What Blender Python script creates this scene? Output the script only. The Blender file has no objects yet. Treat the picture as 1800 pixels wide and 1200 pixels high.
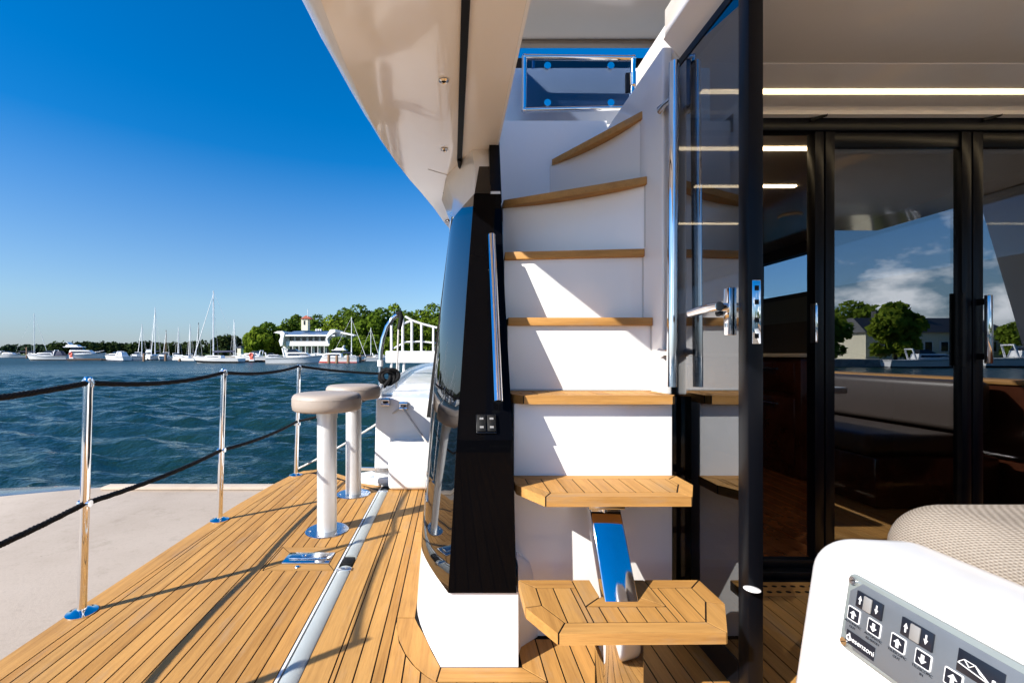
import bpy, bmesh, math, random
import numpy as np
from mathutils import Vector, Matrix
R = math.radians
random.seed(7)
rng = np.random.default_rng(7)
sc = bpy.context.scene
COL = sc.collection

# ------------------------------------------------------------------ camera, sky, sun, exposure
F, CU, CV, CH = 800.0, 795.0, 622.0, 0.90          # focal length and principal point in photo pixels, eye height
cam = bpy.data.cameras.new('camera')
cam.sensor_fit = 'HORIZONTAL'; cam.sensor_width = 36.0
cam.lens = 36.0 * F / 1800.0
cam.shift_x = (900.0 - CU) / 1800.0
cam.shift_y = (CV - 600.0) / 1800.0
cam.clip_start = 0.03; cam.clip_end = 6000
camo = bpy.data.objects.new('camera', cam); COL.objects.link(camo)
camo.location = (0, 0, CH); camo.rotation_euler = (R(90), 0, 0)
sc.camera = camo

SUN_EL, SUN_DX, SUN_DY = R(33.7), -0.81, -0.587      # towards the sun
world = bpy.data.worlds.new('World'); sc.world = world; world.use_nodes = True
wn, wl = world.node_tree.nodes, world.node_tree.links
wn.clear()
sky = wn.new('ShaderNodeTexSky'); sky.sky_type = 'NISHITA'; sky.sun_disc = False
sky.sun_elevation = SUN_EL; sky.sun_rotation = math.atan2(SUN_DX, SUN_DY)
sky.altitude = 0; sky.air_density = 1.25; sky.dust_density = 0.25; sky.ozone_density = 10.0
hsv = wn.new('ShaderNodeHueSaturation'); hsv.inputs['Saturation'].default_value = 1.22
wl.new(sky.outputs[0], hsv.inputs['Color'])
bg = wn.new('ShaderNodeBackground'); bg.inputs['Strength'].default_value = 0.094
wout = wn.new('ShaderNodeOutputWorld')
# fair-weather cumulus low over the shore astern (seen mirrored in the saloon doors)
tc = wn.new('ShaderNodeTexCoord')
sep = wn.new('ShaderNodeSeparateXYZ'); wl.new(tc.outputs['Generated'], sep.inputs[0])
mp = wn.new('ShaderNodeMapping'); mp.inputs['Scale'].default_value = (1, 1, 1.9)
wl.new(tc.outputs['Generated'], mp.inputs['Vector'])
nz = wn.new('ShaderNodeTexNoise'); nz.inputs['Scale'].default_value = 4.6; nz.inputs['Detail'].default_value = 9
nz.inputs['Roughness'].default_value = 0.55
wl.new(mp.outputs[0], nz.inputs['Vector'])
def wmath(op, a, b=None, clamp=False):
    n = wn.new('ShaderNodeMath'); n.operation = op; n.use_clamp = clamp
    for i, x in enumerate((a, b)):
        if x is None: continue
        if isinstance(x, (int, float)): n.inputs[i].default_value = x
        else: wl.new(x, n.inputs[i])
    return n.outputs[0]
def wrange(x, a, b):
    n = wn.new('ShaderNodeMapRange'); n.inputs[1].default_value = a; n.inputs[2].default_value = b
    wl.new(x, n.inputs[0]); return n.outputs[0]
m_noise = wrange(nz.outputs[0], 0.50, 0.60)
m_aft = wrange(sep.outputs[1], -0.12, -0.4)
m_hi = wrange(sep.outputs[2], 0.30, 0.14)
m_lo = wrange(sep.outputs[2], 0.0, 0.06)
m = wmath('MULTIPLY', wmath('MULTIPLY', m_noise, m_aft), wmath('MULTIPLY', m_hi, m_lo))
mixc = wn.new('ShaderNodeMixRGB'); mixc.inputs['Color2'].default_value = (13.0, 13.2, 13.6, 1)
wl.new(wmath('MULTIPLY', m, 0.9), mixc.inputs['Fac']); hzm = wn.new('ShaderNodeMixRGB'); hzm.blend_type = 'MULTIPLY'; hzm.inputs['Color2'].default_value = (0.78, 0.84, 1.04, 1)
def wmap(x, a, b, c, d):
    o_ = wrange(x, a, b); n_ = o_.node; n_.inputs[3].default_value = c; n_.inputs[4].default_value = d; return o_
wl.new(wmap(sep.outputs[2], 0.06, 0.38, 0.90, 1.23), hsv.inputs['Saturation']); wl.new(wmap(sep.outputs[2], 0.04, 0.30, 0.90, 1.0), hsv.inputs['Value'])
wl.new(wrange(sep.outputs[2], 0.10, 0.0), hzm.inputs['Fac']); wl.new(hsv.outputs[0], hzm.inputs['Color1'])      # clean blue horizon all round
wl.new(hzm.outputs[0], mixc.inputs['Color1'])
wl.new(mixc.outputs[0], bg.inputs['Color']); wl.new(bg.outputs[0], wout.inputs['Surface'])

sunl = bpy.data.lights.new('sun', 'SUN'); sunl.energy = 4.8; sunl.angle = R(0.53); sunl.color = (1.0, 0.945, 0.86)
suno = bpy.data.objects.new('sun', sunl); COL.objects.link(suno)
sdir = Vector((SUN_DX * math.cos(SUN_EL), SUN_DY * math.cos(SUN_EL), math.sin(SUN_EL)))
suno.rotation_euler = sdir.to_track_quat('Z', 'Y').to_euler(); suno.location = sdir * 50

sc.view_settings.view_transform = 'Standard'; sc.view_settings.look = 'None'
sc.view_settings.exposure = 0.85; sc.view_settings.gamma = 1.0; sc.view_settings.use_curve_mapping = False
sc.render.engine = 'CYCLES'
sc.cycles.use_denoising = True
sc.cycles.max_bounces = 12; sc.cycles.transparent_max_bounces = 16; sc.cycles.glossy_bounces = 6; sc.cycles.diffuse_bounces = 9
sc.cycles.caustics_reflective = False; sc.cycles.caustics_refractive = False
sc.cycles.sample_clamp_indirect = 6.0

def at(u, v, Y):                                      # a far thing's place from its bearing and distance
    return Vector(((u - CU) / F * Y, Y, CH - (v - CV) / F * Y))
WATER, DOCK = -0.80, -0.36

# ------------------------------------------------------------------ materials
MATS = {}
class NT:
    def __init__(s, name):
        s.m = bpy.data.materials.new(name); s.m.use_nodes = True
        s.n, s.l = s.m.node_tree.nodes, s.m.node_tree.links
        s.b = s.n['Principled BSDF']; s.out = s.n['Material Output']
    def new(s, t, **kw):
        n = s.n.new(t)
        for k, v in kw.items():
            if k in n.inputs: n.inputs[k].default_value = v
            else: setattr(n, k, v)
        return n
    def set(s, **kw):
        for k, v in kw.items():
            k = k.replace('_', ' ')
            s.b.inputs[k].default_value = v
    def coord(s, which='Object', scale=(1, 1, 1), rand=False):
        t = s.new('ShaderNodeTexCoord'); mpn = s.new('ShaderNodeMapping'); mpn.inputs['Scale'].default_value = scale
        s.l.new(t.outputs[which], mpn.inputs['Vector'])
        if rand:
            oi = s.new('ShaderNodeObjectInfo'); mul = s.new('ShaderNodeMath', operation='MULTIPLY'); mul.inputs[1].default_value = 37.0
            s.l.new(oi.outputs['Random'], mul.inputs[0])
            cb = s.new('ShaderNodeCombineXYZ')
            for i in range(3): s.l.new(mul.outputs[0], cb.inputs[i])
            s.l.new(cb.outputs[0], mpn.inputs['Location'])
        return mpn.outputs[0]
    def noise(s, vec, scale, detail=4, rough=0.5):
        n = s.new('ShaderNodeTexNoise'); n.inputs['Scale'].default_value = scale; n.inputs['Detail'].default_value = detail
        n.inputs['Roughness'].default_value = rough
        s.l.new(vec, n.inputs['Vector']); return n.outputs[0]
    def ramp(s, fac, stops):
        n = s.new('ShaderNodeValToRGB'); e = n.color_ramp.elements
        while len(e) > 1: e.remove(e[-1])
        e[0].position, e[0].color = stops[0][0], (*stops[0][1], 1)
        for p, c in stops[1:]:
            x = e.new(p); x.color = (*c, 1)
        s.l.new(fac, n.inputs[0]); return n.outputs[0]
    def mix(s, a, b, fac, mode='MIX'):
        n = s.new('ShaderNodeMixRGB', blend_type=mode)
        for i, x in (('Fac', fac), ('Color1', a), ('Color2', b)):
            if isinstance(x, (int, float)): n.inputs[i].default_value = x
            elif isinstance(x, tuple): n.inputs[i].default_value = (*x, 1)
            else: s.l.new(x, n.inputs[i])
        return n.outputs[0]
    def bump(s, h, dist, strength=1.0, normal=None):
        n = s.new('ShaderNodeBump'); n.inputs['Distance'].default_value = dist; n.inputs['Strength'].default_value = strength
        s.l.new(h, n.inputs['Height'])
        if normal is not None: s.l.new(normal, n.inputs['Normal'])
        return n.outputs[0]
    def base(s, c): s.l.new(c, s.b.inputs['Base Color'])
    def rgh(s, c): s.l.new(c, s.b.inputs['Roughness'])
    def nrm(s, c): s.l.new(c, s.b.inputs['Normal'])

def simple(name, col, rough=0.5, metal=0.0, coat=0.0, var=0.06, vscale=3.0, bump=0.0, bscale=60.0, spec=0.5, rvar=0.0):
    t = NT(name); v = t.coord('Object', rand=True)
    n = t.noise(v, vscale, 5, 0.6)
    lo = tuple(max(0, c * (1 - var)) for c in col); hi = tuple(min(1, c * (1 + var)) for c in col)
    t.base(t.ramp(n, [(0.3, lo), (0.7, hi)]))
    t.set(Roughness=rough, Metallic=metal, Coat_Weight=coat, Specular_IOR_Level=spec)
    t.b.inputs['Coat Roughness'].default_value = 0.04
    if rvar:
        n2 = t.noise(v, vscale * 4, 6, 0.65)
        t.rgh(t.ramp(n2, [(0.35, (rough,) * 3), (0.75, (rough + rvar,) * 3)]))
    if bump:
        t.nrm(t.bump(t.noise(v, bscale, 4), bump))
    MATS[name] = t.m
    return t.m

def teak(name, axis, base=1.0):
    t = NT(name)
    sc_ = {'y': (26, 1.3, 26), 'x': (1.3, 26, 26)}[axis]
    v = t.coord('Object', sc_, rand=True)
    g = t.noise(v, 2.2, 6, 0.62)
    v2 = t.coord('Object', {'y': (110, 6, 110), 'x': (6, 110, 110)}[axis], rand=True)
    fine = t.noise(v2, 3.0, 3, 0.6)
    v3 = t.coord('Object', (1, 1, 1), rand=True)
    blot = t.noise(v3, 2.6, 4, 0.6)
    oi = t.new('ShaderNodeObjectInfo')
    tint = t.ramp(oi.outputs['Random'], [(0.0, (0.43, 0.215, 0.056)), (0.3, (0.49, 0.253, 0.070)), (0.55, (0.54, 0.275, 0.076)), (0.8, (0.505, 0.270, 0.080)), (1.0, (0.45, 0.237, 0.068))])
    c = t.mix(tint, t.ramp(g, [(0.28, (0.74, 0.70, 0.66)), (0.55, (1, 1, 1)), (0.8, (1.08, 1.05, 1.0))]), 1.0, 'MULTIPLY')
    c = t.mix(c, t.ramp(fine, [(0.36, (0.76, 0.71, 0.66)), (0.52, (1, 1, 1))]), 0.42, 'MULTIPLY')
    c = t.mix(c, t.ramp(blot, [(0.26, (0.80, 0.795, 0.80)), (0.45, (0.97, 0.97, 0.97)), (0.7, (1.05, 1.045, 1.03))]), 1.0, 'MULTIPLY')
    v4 = t.coord('Object', {'y': (7, 1.6, 7), 'x': (1.6, 7, 7)}[axis]); wx = t.noise(v4, 1.9, 7, 0.68)
    c = t.mix(c, (0.33, 0.245, 0.165), t.ramp(wx, [(0.54, (0, 0, 0)), (0.74, (0.55, 0.55, 0.55))]))
    t.base(c)
    t.set(Specular_IOR_Level=0.35)
    t.rgh(t.ramp(blot, [(0.3, (0.55,) * 3), (0.7, (0.72,) * 3)]))
    t.nrm(t.bump(fine, 0.0006, 0.8))
    MATS[name] = t.m
teak('teak_y', 'y'); teak('teak_x', 'x')
simple('caulk', (0.005, 0.0045, 0.0045), 0.7, spec=0.2)
simple('gelcoat', (0.86, 0.855, 0.845), 0.16, coat=0.35, var=0.02, vscale=1.5, rvar=0.12, bump=0.004, bscale=2.2)
simple('white_hull', (0.78, 0.78, 0.78), 0.3, var=0.03)
simple('soffit', (0.88, 0.825, 0.76), 0.10, coat=0.6, var=0.015, vscale=1.2, rvar=0.05, bump=0.006, bscale=1.7)
simple('ceiling', (0.87, 0.81, 0.74), 0.10, coat=0.5, var=0.02, vscale=1.0, bump=0.006, bscale=2.0)
simple('black_gloss', (0.003, 0.003, 0.0035), 0.012, coat=0.25, var=0.1, spec=0.5)
simple('black_frame', (0.0035, 0.004, 0.006), 0.3, var=0.1, spec=0.16)
simple('wet_concrete', (0.13, 0.125, 0.12), 0.12, var=0.35, vscale=3, coat=0.5, rvar=0.2, bump=0.01, bscale=6)
simple('black_panel', (0.0018, 0.0018, 0.0024), 0.012, var=0.1, spec=0.05)
simple('black_rubber', (0.005, 0.005, 0.005), 0.55, var=0.1, spec=0.25)
simple('chrome', (0.80, 0.80, 0.81), 0.035, metal=1.0, var=0.04, vscale=12, rvar=0.05)
simple('steel_plate', (0.62, 0.64, 0.67), 0.16, metal=1.0, var=0.05, vscale=9, rvar=0.12)
simple('alloy_tube', (0.70, 0.715, 0.72), 0.42, metal=0.55, var=0.04, vscale=10, rvar=0.12)
simple('hinge_grey', (0.40, 0.43, 0.42), 0.38, metal=0.1, var=0.05, vscale=9, rvar=0.15)
simple('taupe', (0.375, 0.315, 0.265), 0.5, var=0.06, vscale=6, bump=0.0008, bscale=220)
simple('white_rope', (0.55, 0.53, 0.50), 0.8, var=0.15, vscale=40)
simple('black_rope', (0.002, 0.002, 0.0026), 0.75, var=0.3, vscale=60, bump=0.0006, bscale=400, spec=0.25)
simple('mahogany', (0.075, 0.022, 0.010), 0.22, coat=0.5, var=0.35, vscale=5)
simple('walnut_floor', (0.23, 0.080, 0.026), 0.2, coat=0.3, var=0.4, vscale=7)
simple('dark_interior', (0.045, 0.036, 0.030), 0.5)
simple('brown_leather', (0.075, 0.055, 0.045), 0.45)
simple('grey_leather', (0.12, 0.13, 0.12), 0.5)
simple('panel_metal', (0.175, 0.195, 0.22), 0.4, metal=0.3, var=0.04, vscale=30, rvar=0.1)
simple('panel_clear', (0.235, 0.265, 0.26), 0.14, coat=0.6, var=0.04, vscale=20)
simple('print_black', (0.010, 0.013, 0.022), 0.3)
simple('print_white', (0.8, 0.8, 0.8), 0.4)
simple('print_grey', (0.25, 0.245, 0.24), 0.35)
simple('red_paint', (0.55, 0.06, 0.045), 0.45)
simple('orange_red', (0.75, 0.17, 0.12), 0.5)
simple('navy', (0.015, 0.022, 0.06), 0.6)
simple('boat_dark', (0.012, 0.014, 0.018), 0.25)
simple('boat_window', (0.02, 0.025, 0.032), 0.08)
simple('boat_grey', (0.42, 0.43, 0.44), 0.5)
simple('wood_post', (0.20, 0.12, 0.07), 0.85, var=0.3, vscale=4)
simple('mast', (0.75, 0.76, 0.78), 0.35, metal=0.2)
simple('cream_wall', (0.74, 0.68, 0.50), 0.8, var=0.05)
simple('house_white', (0.76, 0.76, 0.75), 0.7, var=0.04)
simple('roof_blue', (0.13, 0.19, 0.30), 0.35, metal=0.3)
simple('roof_red', (0.30, 0.075, 0.04), 0.8, var=0.2)
simple('roof_dark', (0.035, 0.037, 0.042), 0.6)
simple('quay_stone', (0.28, 0.26, 0.235), 0.9, var=0.35, vscale=1.2)
simple('bark', (0.10, 0.075, 0.055), 0.9, var=0.3)
simple('grass', (0.06, 0.10, 0.025), 0.9, var=0.4, vscale=0.3)

def concrete():
    t = NT('concrete'); v = t.coord('Object')
    a = t.noise(v, 1.1, 8, 0.62); b = t.noise(v, 55, 5, 0.7); c = t.noise(v, 7.0, 6, 0.7)
    col = t.ramp(a, [(0.25, (0.44, 0.355, 0.275)), (0.5, (0.515, 0.425, 0.338)), (0.75, (0.55, 0.458, 0.37))])
    col = t.mix(col, t.ramp(b, [(0.33, (0.80, 0.79, 0.78)), (0.48, (1, 1, 1))]), 0.45, 'MULTIPLY')
    col = t.mix(col, t.ramp(c, [(0.30, (0.80, 0.79, 0.77)), (0.46, (1, 1, 1))]), 0.7, 'MULTIPLY')
    vo = t.new('ShaderNodeTexVoronoi'); vo.inputs['Scale'].default_value = 9; t.l.new(v, vo.inputs['Vector'])
    col = t.mix(col, t.ramp(vo.outputs['Distance'], [(0.02, (0.45, 0.44, 0.42)), (0.06, (1, 1, 1))]), 0.6, 'MULTIPLY')
    t.base(col); t.set(Roughness=0.9, Specular_IOR_Level=0.2)
    t.nrm(t.bump(b, 0.0018, 0.6)); MATS['concrete'] = t.m
concrete()

def water():
    t = NT('water'); v = t.coord('Object')
    t.set(IOR=1.333, Specular_IOR_Level=0.5)
    ln = t.new('ShaderNodeVectorMath', operation='LENGTH'); t.l.new(v, ln.inputs[0])
    mr = t.new('ShaderNodeMapRange'); t.l.new(ln.outputs['Value'], mr.inputs[0])
    for i, x in enumerate((12, 110, 0.03, 0.40)): mr.inputs[i + 1].default_value = x
    t.rgh(mr.outputs[0])
    n = t.noise(v, 0.35, 5, 0.6)
    t.base(t.ramp(n, [(0.3, (0.004, 0.016, 0.013)), (0.7, (0.007, 0.025, 0.018))]))
    v1 = t.coord('Object', (1.0, 1.9, 1.0)); v2 = t.coord('Object', (1.0, 1.5, 1.0))
    h1 = t.noise(v1, 1.3, 6, 0.62); h2 = t.noise(v2, 6.5, 4, 0.6)
    b1 = t.bump(h1, 0.13, 1.0)
    t.nrm(t.bump(h2, 0.030, 1.0, b1))
    MATS['water'] = t.m
water()

def fabric():
    t = NT('fabric'); v = t.coord('Object', (1, 1, 1))
    w = t.new('ShaderNodeTexWave', wave_type='BANDS', bands_direction='DIAGONAL'); w.inputs['Scale'].default_value = 78
    w.inputs['Distortion'].default_value = 0.6; w.inputs['Detail'].default_value = 2; w.inputs['Detail Scale'].default_value = 3
    t.l.new(v, w.inputs['Vector'])
    n = t.noise(v, 380, 3, 0.6); n2 = t.noise(v, 9, 4)
    mw = t.new('ShaderNodeMapping'); mw.inputs['Rotation'].default_value = (0.3, 0.5, 1.45); t.l.new(v, mw.inputs['Vector'])
    w2 = t.new('ShaderNodeTexWave', wave_type='BANDS', bands_direction='DIAGONAL'); w2.inputs['Scale'].default_value = 95; w2.inputs['Distortion'].default_value = 0.8
    t.l.new(mw.outputs[0], w2.inputs['Vector'])
    wm = t.new('ShaderNodeMath', operation='MULTIPLY_ADD'); wm.inputs[1].default_value = 0.5; t.l.new(w2.outputs['Fac'], wm.inputs[0])
    hf = t.new('ShaderNodeMath', operation='MULTIPLY'); hf.inputs[1].default_value = 0.5; t.l.new(w.outputs['Fac'], hf.inputs[0]); t.l.new(hf.outputs[0], wm.inputs[2])
    c = t.ramp(wm.outputs[0], [(0.1, (0.20, 0.165, 0.13)), (0.5, (0.325, 0.277, 0.227)), (0.9, (0.40, 0.35, 0.295))])
    c = t.mix(c, t.ramp(n, [(0.3, (0.75, 0.74, 0.72)), (0.6, (1, 1, 1))]), 0.8, 'MULTIPLY')
    c = t.mix(c, t.ramp(n2, [(0.3, (0.9, 0.9, 0.9)), (0.7, (1.03, 1.03, 1.03))]), 1.0, 'MULTIPLY')
    t.base(c); t.set(Roughness=0.9, Specular_IOR_Level=0.1)
    t.nrm(t.bump(wm.outputs[0], 0.0012, 0.9)); MATS['fabric'] = t.m
fabric()

def glass(name, tint, base_refl, rough=0.0):
    t = NT(name); t.n.remove(t.b)
    tr = t.new('ShaderNodeBsdfTransparent'); tr.inputs['Color'].default_value = (*tint, 1)
    gl = t.new('ShaderNodeBsdfGlossy'); gl.inputs['Roughness'].default_value = rough; gl.inputs['Color'].default_value = (0.93, 0.96, 1, 1)
    lw = t.new('ShaderNodeFresnel'); lw.inputs['IOR'].default_value = 1.5
    ma = t.new('ShaderNodeMath', operation='MULTIPLY_ADD', use_clamp=True); ma.inputs[2].default_value = base_refl
    ge = t.new('ShaderNodeNewGeometry'); fr = t.new('ShaderNodeMath', operation='SUBTRACT'); fr.inputs[0].default_value = 1.0
    t.l.new(ge.outputs['Backfacing'], fr.inputs[1]); t.l.new(fr.outputs[0], ma.inputs[1])      # no internal reflection at the back face of a pane
    t.l.new(lw.outputs[0], ma.inputs[0])
    mx = t.new('ShaderNodeMixShader'); t.l.new(ma.outputs[0], mx.inputs[0]); t.l.new(tr.outputs[0], mx.inputs[1]); t.l.new(gl.outputs[0], mx.inputs[2])
    t.l.new(mx.outputs[0], t.out.inputs['Surface']); MATS[name] = t.m
glass('door_glass', (0.40, 0.42, 0.44), 0.19)
glass('leaf_glass', (0.30, 0.31, 0.33), 0.14)
glass('window_glass', (0.55, 0.62, 0.68), 0.10)
glass('smoke_acrylic', (0.30, 0.36, 0.46), 0.03)

def emit(name, col, st):
    t = NT(name); t.set(Emission_Strength=st); t.b.inputs['Emission Color'].default_value = (*col, 1); t.b.inputs['Base Color'].default_value = (0.8, 0.8, 0.8, 1)
    MATS[name] = t.m
emit('led', (1.0, 0.76, 0.44), 4.5)

def leaf(name, dark, light, trans=0.35):
    t = NT(name); v = t.coord('Object', rand=True)
    n = t.noise(v, 0.55, 4, 0.6)
    oi = t.new('ShaderNodeObjectInfo')
    c = t.ramp(n, [(0.25, dark), (0.75, light)])
    c = t.mix(c, t.ramp(oi.outputs['Random'], [(0, (0.8, 0.86, 0.8)), (1, (1.15, 1.08, 0.95))]), 1.0, 'MULTIPLY')
    t.n.remove(t.b)
    d = t.new('ShaderNodeBsdfDiffuse'); tl = t.new('ShaderNodeBsdfTranslucent'); mx = t.new('ShaderNodeMixShader'); mx.inputs[0].default_value = trans
    t.l.new(c, d.inputs[0]); t.l.new(c, tl.inputs[0]); t.l.new(d.outputs[0], mx.inputs[1]); t.l.new(tl.outputs[0], mx.inputs[2])
    t.l.new(mx.outputs[0], t.out.inputs['Surface']); MATS[name] = t.m
leaf('leaf_spring', (0.080, 0.135, 0.014), (0.190, 0.260, 0.030))
leaf('leaf_green', (0.052, 0.098, 0.014), (0.130, 0.190, 0.028))
leaf('leaf_sunlit', (0.12, 0.19, 0.02), (0.28, 0.36, 0.045), 0.45)  # lighter leaf copy: sunlight on the trees astern put into the colour
leaf('leaf_dark', (0.020, 0.036, 0.014), (0.045, 0.065, 0.024), 0.2)
leaf('leaf_far', (0.024, 0.042, 0.026), (0.046, 0.066, 0.036), 0.15)

# ------------------------------------------------------------------ mesh helpers
BASE = {}
class MB:
    def __init__(s): s.v, s.f = [], []
    def add(s, vs, fs):
        k = len(s.v); s.v += [tuple(x) for x in vs]; s.f += [tuple(i + k for i in f) for f in fs]; return s
    def box(s, x0, x1, y0, y1, z0, z1):
        return s.loft([[(x0, y0, z0), (x1, y0, z0), (x1, y1, z0), (x0, y1, z0)], [(x0, y0, z1), (x1, y0, z1), (x1, y1, z1), (x0, y1, z1)]])
    def prism(s, poly, z0, z1):
        return s.loft([[(x, y, z0) for x, y in poly], [(x, y, z1) for x, y in poly]])
    def loft(s, loops, caps=True, closed=True):
        n = len(loops[0]); vs = [p for l in loops for p in l]; fs = []
        for i in range(len(loops) - 1):
            for j in range(n if closed else n - 1):
                a, b = i * n + j, i * n + (j + 1) % n
                fs.append((a, b, b + n, a + n))
        if caps and closed:
            fs.append(tuple(range(n - 1, -1, -1))); fs.append(tuple((len(loops) - 1) * n + j for j in range(n)))
        return s.add(vs, fs)
    def tube(s, path, r, n=12, caps=True):
        path = [Vector(p) for p in path]; rr = r if isinstance(r, (list, tuple)) else [r] * len(path)
        loops = []; up = None
        for i, p in enumerate(path):
            d = (path[min(i + 1, len(path) - 1)] - path[max(i - 1, 0)])
            d = d.normalized() if d.length > 1e-9 else Vector((0, 0, 1))
            if up is None:
                up = Vector((0, 0, 1)) if abs(d.z) < 0.9 else Vector((1, 0, 0))
            a = d.cross(up); a.normalize(); b = a.cross(d); b.normalize(); up = b
            loops.append([p + (a * math.cos(2 * math.pi * k / n) + b * math.sin(2 * math.pi * k / n)) * rr[i] for k in range(n)])
        return s.loft(loops, caps)
    def lathe(s, c, prof, n=32):
        return s.loft([[(c[0] + r * math.cos(2 * math.pi * k / n), c[1] + r * math.sin(2 * math.pi * k / n), c[2] + z) for k in range(n)] for r, z in prof])
    def bar(s, p0, p1, w, h, side=None):
        p0, p1 = Vector(p0), Vector(p1); d = (p1 - p0).normalized()
        a = Vector(side) if side else (Vector((0, 0, 1)).cross(d) if abs(d.z) < 0.95 else Vector((1, 0, 0)))
        a = (a - d * a.dot(d)).normalized(); b = d.cross(a)
        q = [(-w / 2, -h / 2), (w / 2, -h / 2), (w / 2, h / 2), (-w / 2, h / 2)]
        return s.loft([[p + a * x + b * y for x, y in q] for p in (p0, p1)])
    def quad(s, *p): return s.add(p, [tuple(range(len(p)))])
    def build(s, name, mat, parent=None, smooth=None, bevel=0.0, segs=2, kind=None):
        off = BASE.get(parent, Vector((0, 0, 0))) if parent is not None else Vector((0, 0, 0))
        me = bpy.data.meshes.new(name)
        me.from_pydata([(x - off.x, y - off.y, z - off.z) for x, y, z in s.v], [], s.f)
        me.validate()
        bm = bmesh.new(); bm.from_mesh(me)
        bmesh.ops.recalc_face_normals(bm, faces=bm.faces)
        if bevel:
            es = [e for e in bm.edges if len(e.link_faces) == 2 and e.calc_face_angle(0) > 0.5]
            bmesh.ops.bevel(bm, geom=es, offset=bevel, segments=segs, profile=0.5, affect='EDGES', clamp_overlap=True)
        bm.to_mesh(me); bm.free()
        if smooth is None and bevel: smooth = 40
        if smooth:
            me.shade_smooth(); me.set_sharp_from_angle(angle=R(smooth))
        me.materials.append(MATS[mat] if isinstance(mat, str) else mat)
        o = bpy.data.objects.new(name, me); COL.objects.link(o)
        if parent is not None:
            o.parent = parent
            if parent in BASE: BASE[o] = BASE[parent]
        if kind: o['kind'] = kind
        return o
def tag(o, label=None, cat=None, group=None, kind=None):
    for k, v in (('label', label), ('category', cat), ('group', group), ('kind', kind)):
        if v: o[k] = v
    return o
def thing(name, label, cat, loc=(0, 0, 0), group=None, world=True, rz=0):
    o = bpy.data.objects.new(name, None); COL.objects.link(o); o.empty_display_size = 0.1
    o.location = loc; o.rotation_euler = (0, 0, rz)
    if world: BASE[o] = Vector(loc)
    return tag(o, label, cat, group)
def copy_tree(o, parent=None):
    c = o.copy(); COL.objects.link(c)
    if parent is not None: c.parent = parent
    for ch in list(o.children): copy_tree(ch, c)
    return c
def clip(poly, a, b, c):                             # keep a*x+b*y<=c
    out = []
    for i, p in enumerate(poly):
        q = poly[(i + 1) % len(poly)]
        dp, dq = a * p[0] + b * p[1] - c, a * q[0] + b * q[1] - c
        if dp <= 0: out.append(p)
        if (dp < 0 < dq) or (dq < 0 < dp):
            t = dp / (dp - dq); out.append((p[0] + (q[0] - p[0]) * t, p[1] + (q[1] - p[1]) * t))
    return out
def area(poly): return sum(poly[i][0] * poly[(i + 1) % len(poly)][1] - poly[(i + 1) % len(poly)][0] * poly[i][1] for i in range(len(poly))) / 2
def clip_convex(poly, hull):                          # hull counter-clockwise
    for i, p in enumerate(hull):
        q = hull[(i + 1) % len(hull)]
        dx, dy = q[0] - p[0], q[1] - p[1]
        if len(poly) < 3: return []
        poly = clip(poly, dy, -dx, dy * p[0] - dx * p[1])
    return poly
def inset(poly, w):
    n = len(poly); ws = w if isinstance(w, (list, tuple)) else [w] * n; L = []
    for i in range(n):
        p, q = poly[i], poly[(i + 1) % n]; dx, dy = q[0] - p[0], q[1] - p[1]; l = math.hypot(dx, dy)
        L.append((-dy / l, dx / l, (-dy * p[0] + dx * p[1]) / l + ws[i]))
    out = []
    for i in range(n):
        a, b, c = L[i - 1]; d, e, f = L[i]; det = a * e - b * d
        out.append(((c * e - b * f) / det, (a * f - c * d) / det) if abs(det) > 1e-6 else poly[i])
    return out
def plank(poly, z0, z1, parent, mat='teak_y', name='plank', g=0.0024):
    if len(poly) < 3 or abs(area(poly)) < 2e-4: return None
    if area(poly) < 0: poly = poly[::-1]
    # drop near-duplicate corners, then shrink by half a seam
    pp = [p for i, p in enumerate(poly) if math.dist(p, poly[i - 1]) > 2e-3]
    if len(pp) < 3: return None
    try: q = inset(pp, g)
    except Exception: return None
    return MB().prism(q, z0, z1).build(name, mat, parent)

def text_mesh(name, body, size, mat, parent, M, align='CENTER'):
    cu = bpy.data.curves.new(name, 'FONT'); cu.body = body; cu.size = size; cu.align_x = align; cu.align_y = 'CENTER'; cu.extrude = 0.0002
    tmp = bpy.data.objects.new(name + '_tmp', cu); COL.objects.link(tmp)
    dg = bpy.context.evaluated_depsgraph_get(); me = bpy.data.meshes.new_from_object(tmp.evaluated_get(dg))
    bpy.data.objects.remove(tmp)
    off = BASE.get(parent, Vector((0, 0, 0)))
    me.transform(Matrix.Translation(-off) @ M); me.materials.clear(); me.materials.append(MATS[mat])
    o = bpy.data.objects.new(name, me); COL.objects.link(o); o.parent = parent
    if parent in BASE: BASE[o] = BASE[parent]
    return o
def lerp(a, b, t): return a + (b - a) * t
def arc(c, r, a0, a1, n): return [(c[0] + r * math.cos(lerp(a0, a1, i / n)), c[1] + r * math.sin(lerp(a0, a1, i / n))) for i in range(n + 1)]
def catenary(p, q, sag, n=24):
    p, q = Vector(p), Vector(q)
    return [p.lerp(q, i / n) - Vector((0, 0, sag * 4 * (i / n) * (1 - i / n))) for i in range(n + 1)]
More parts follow.
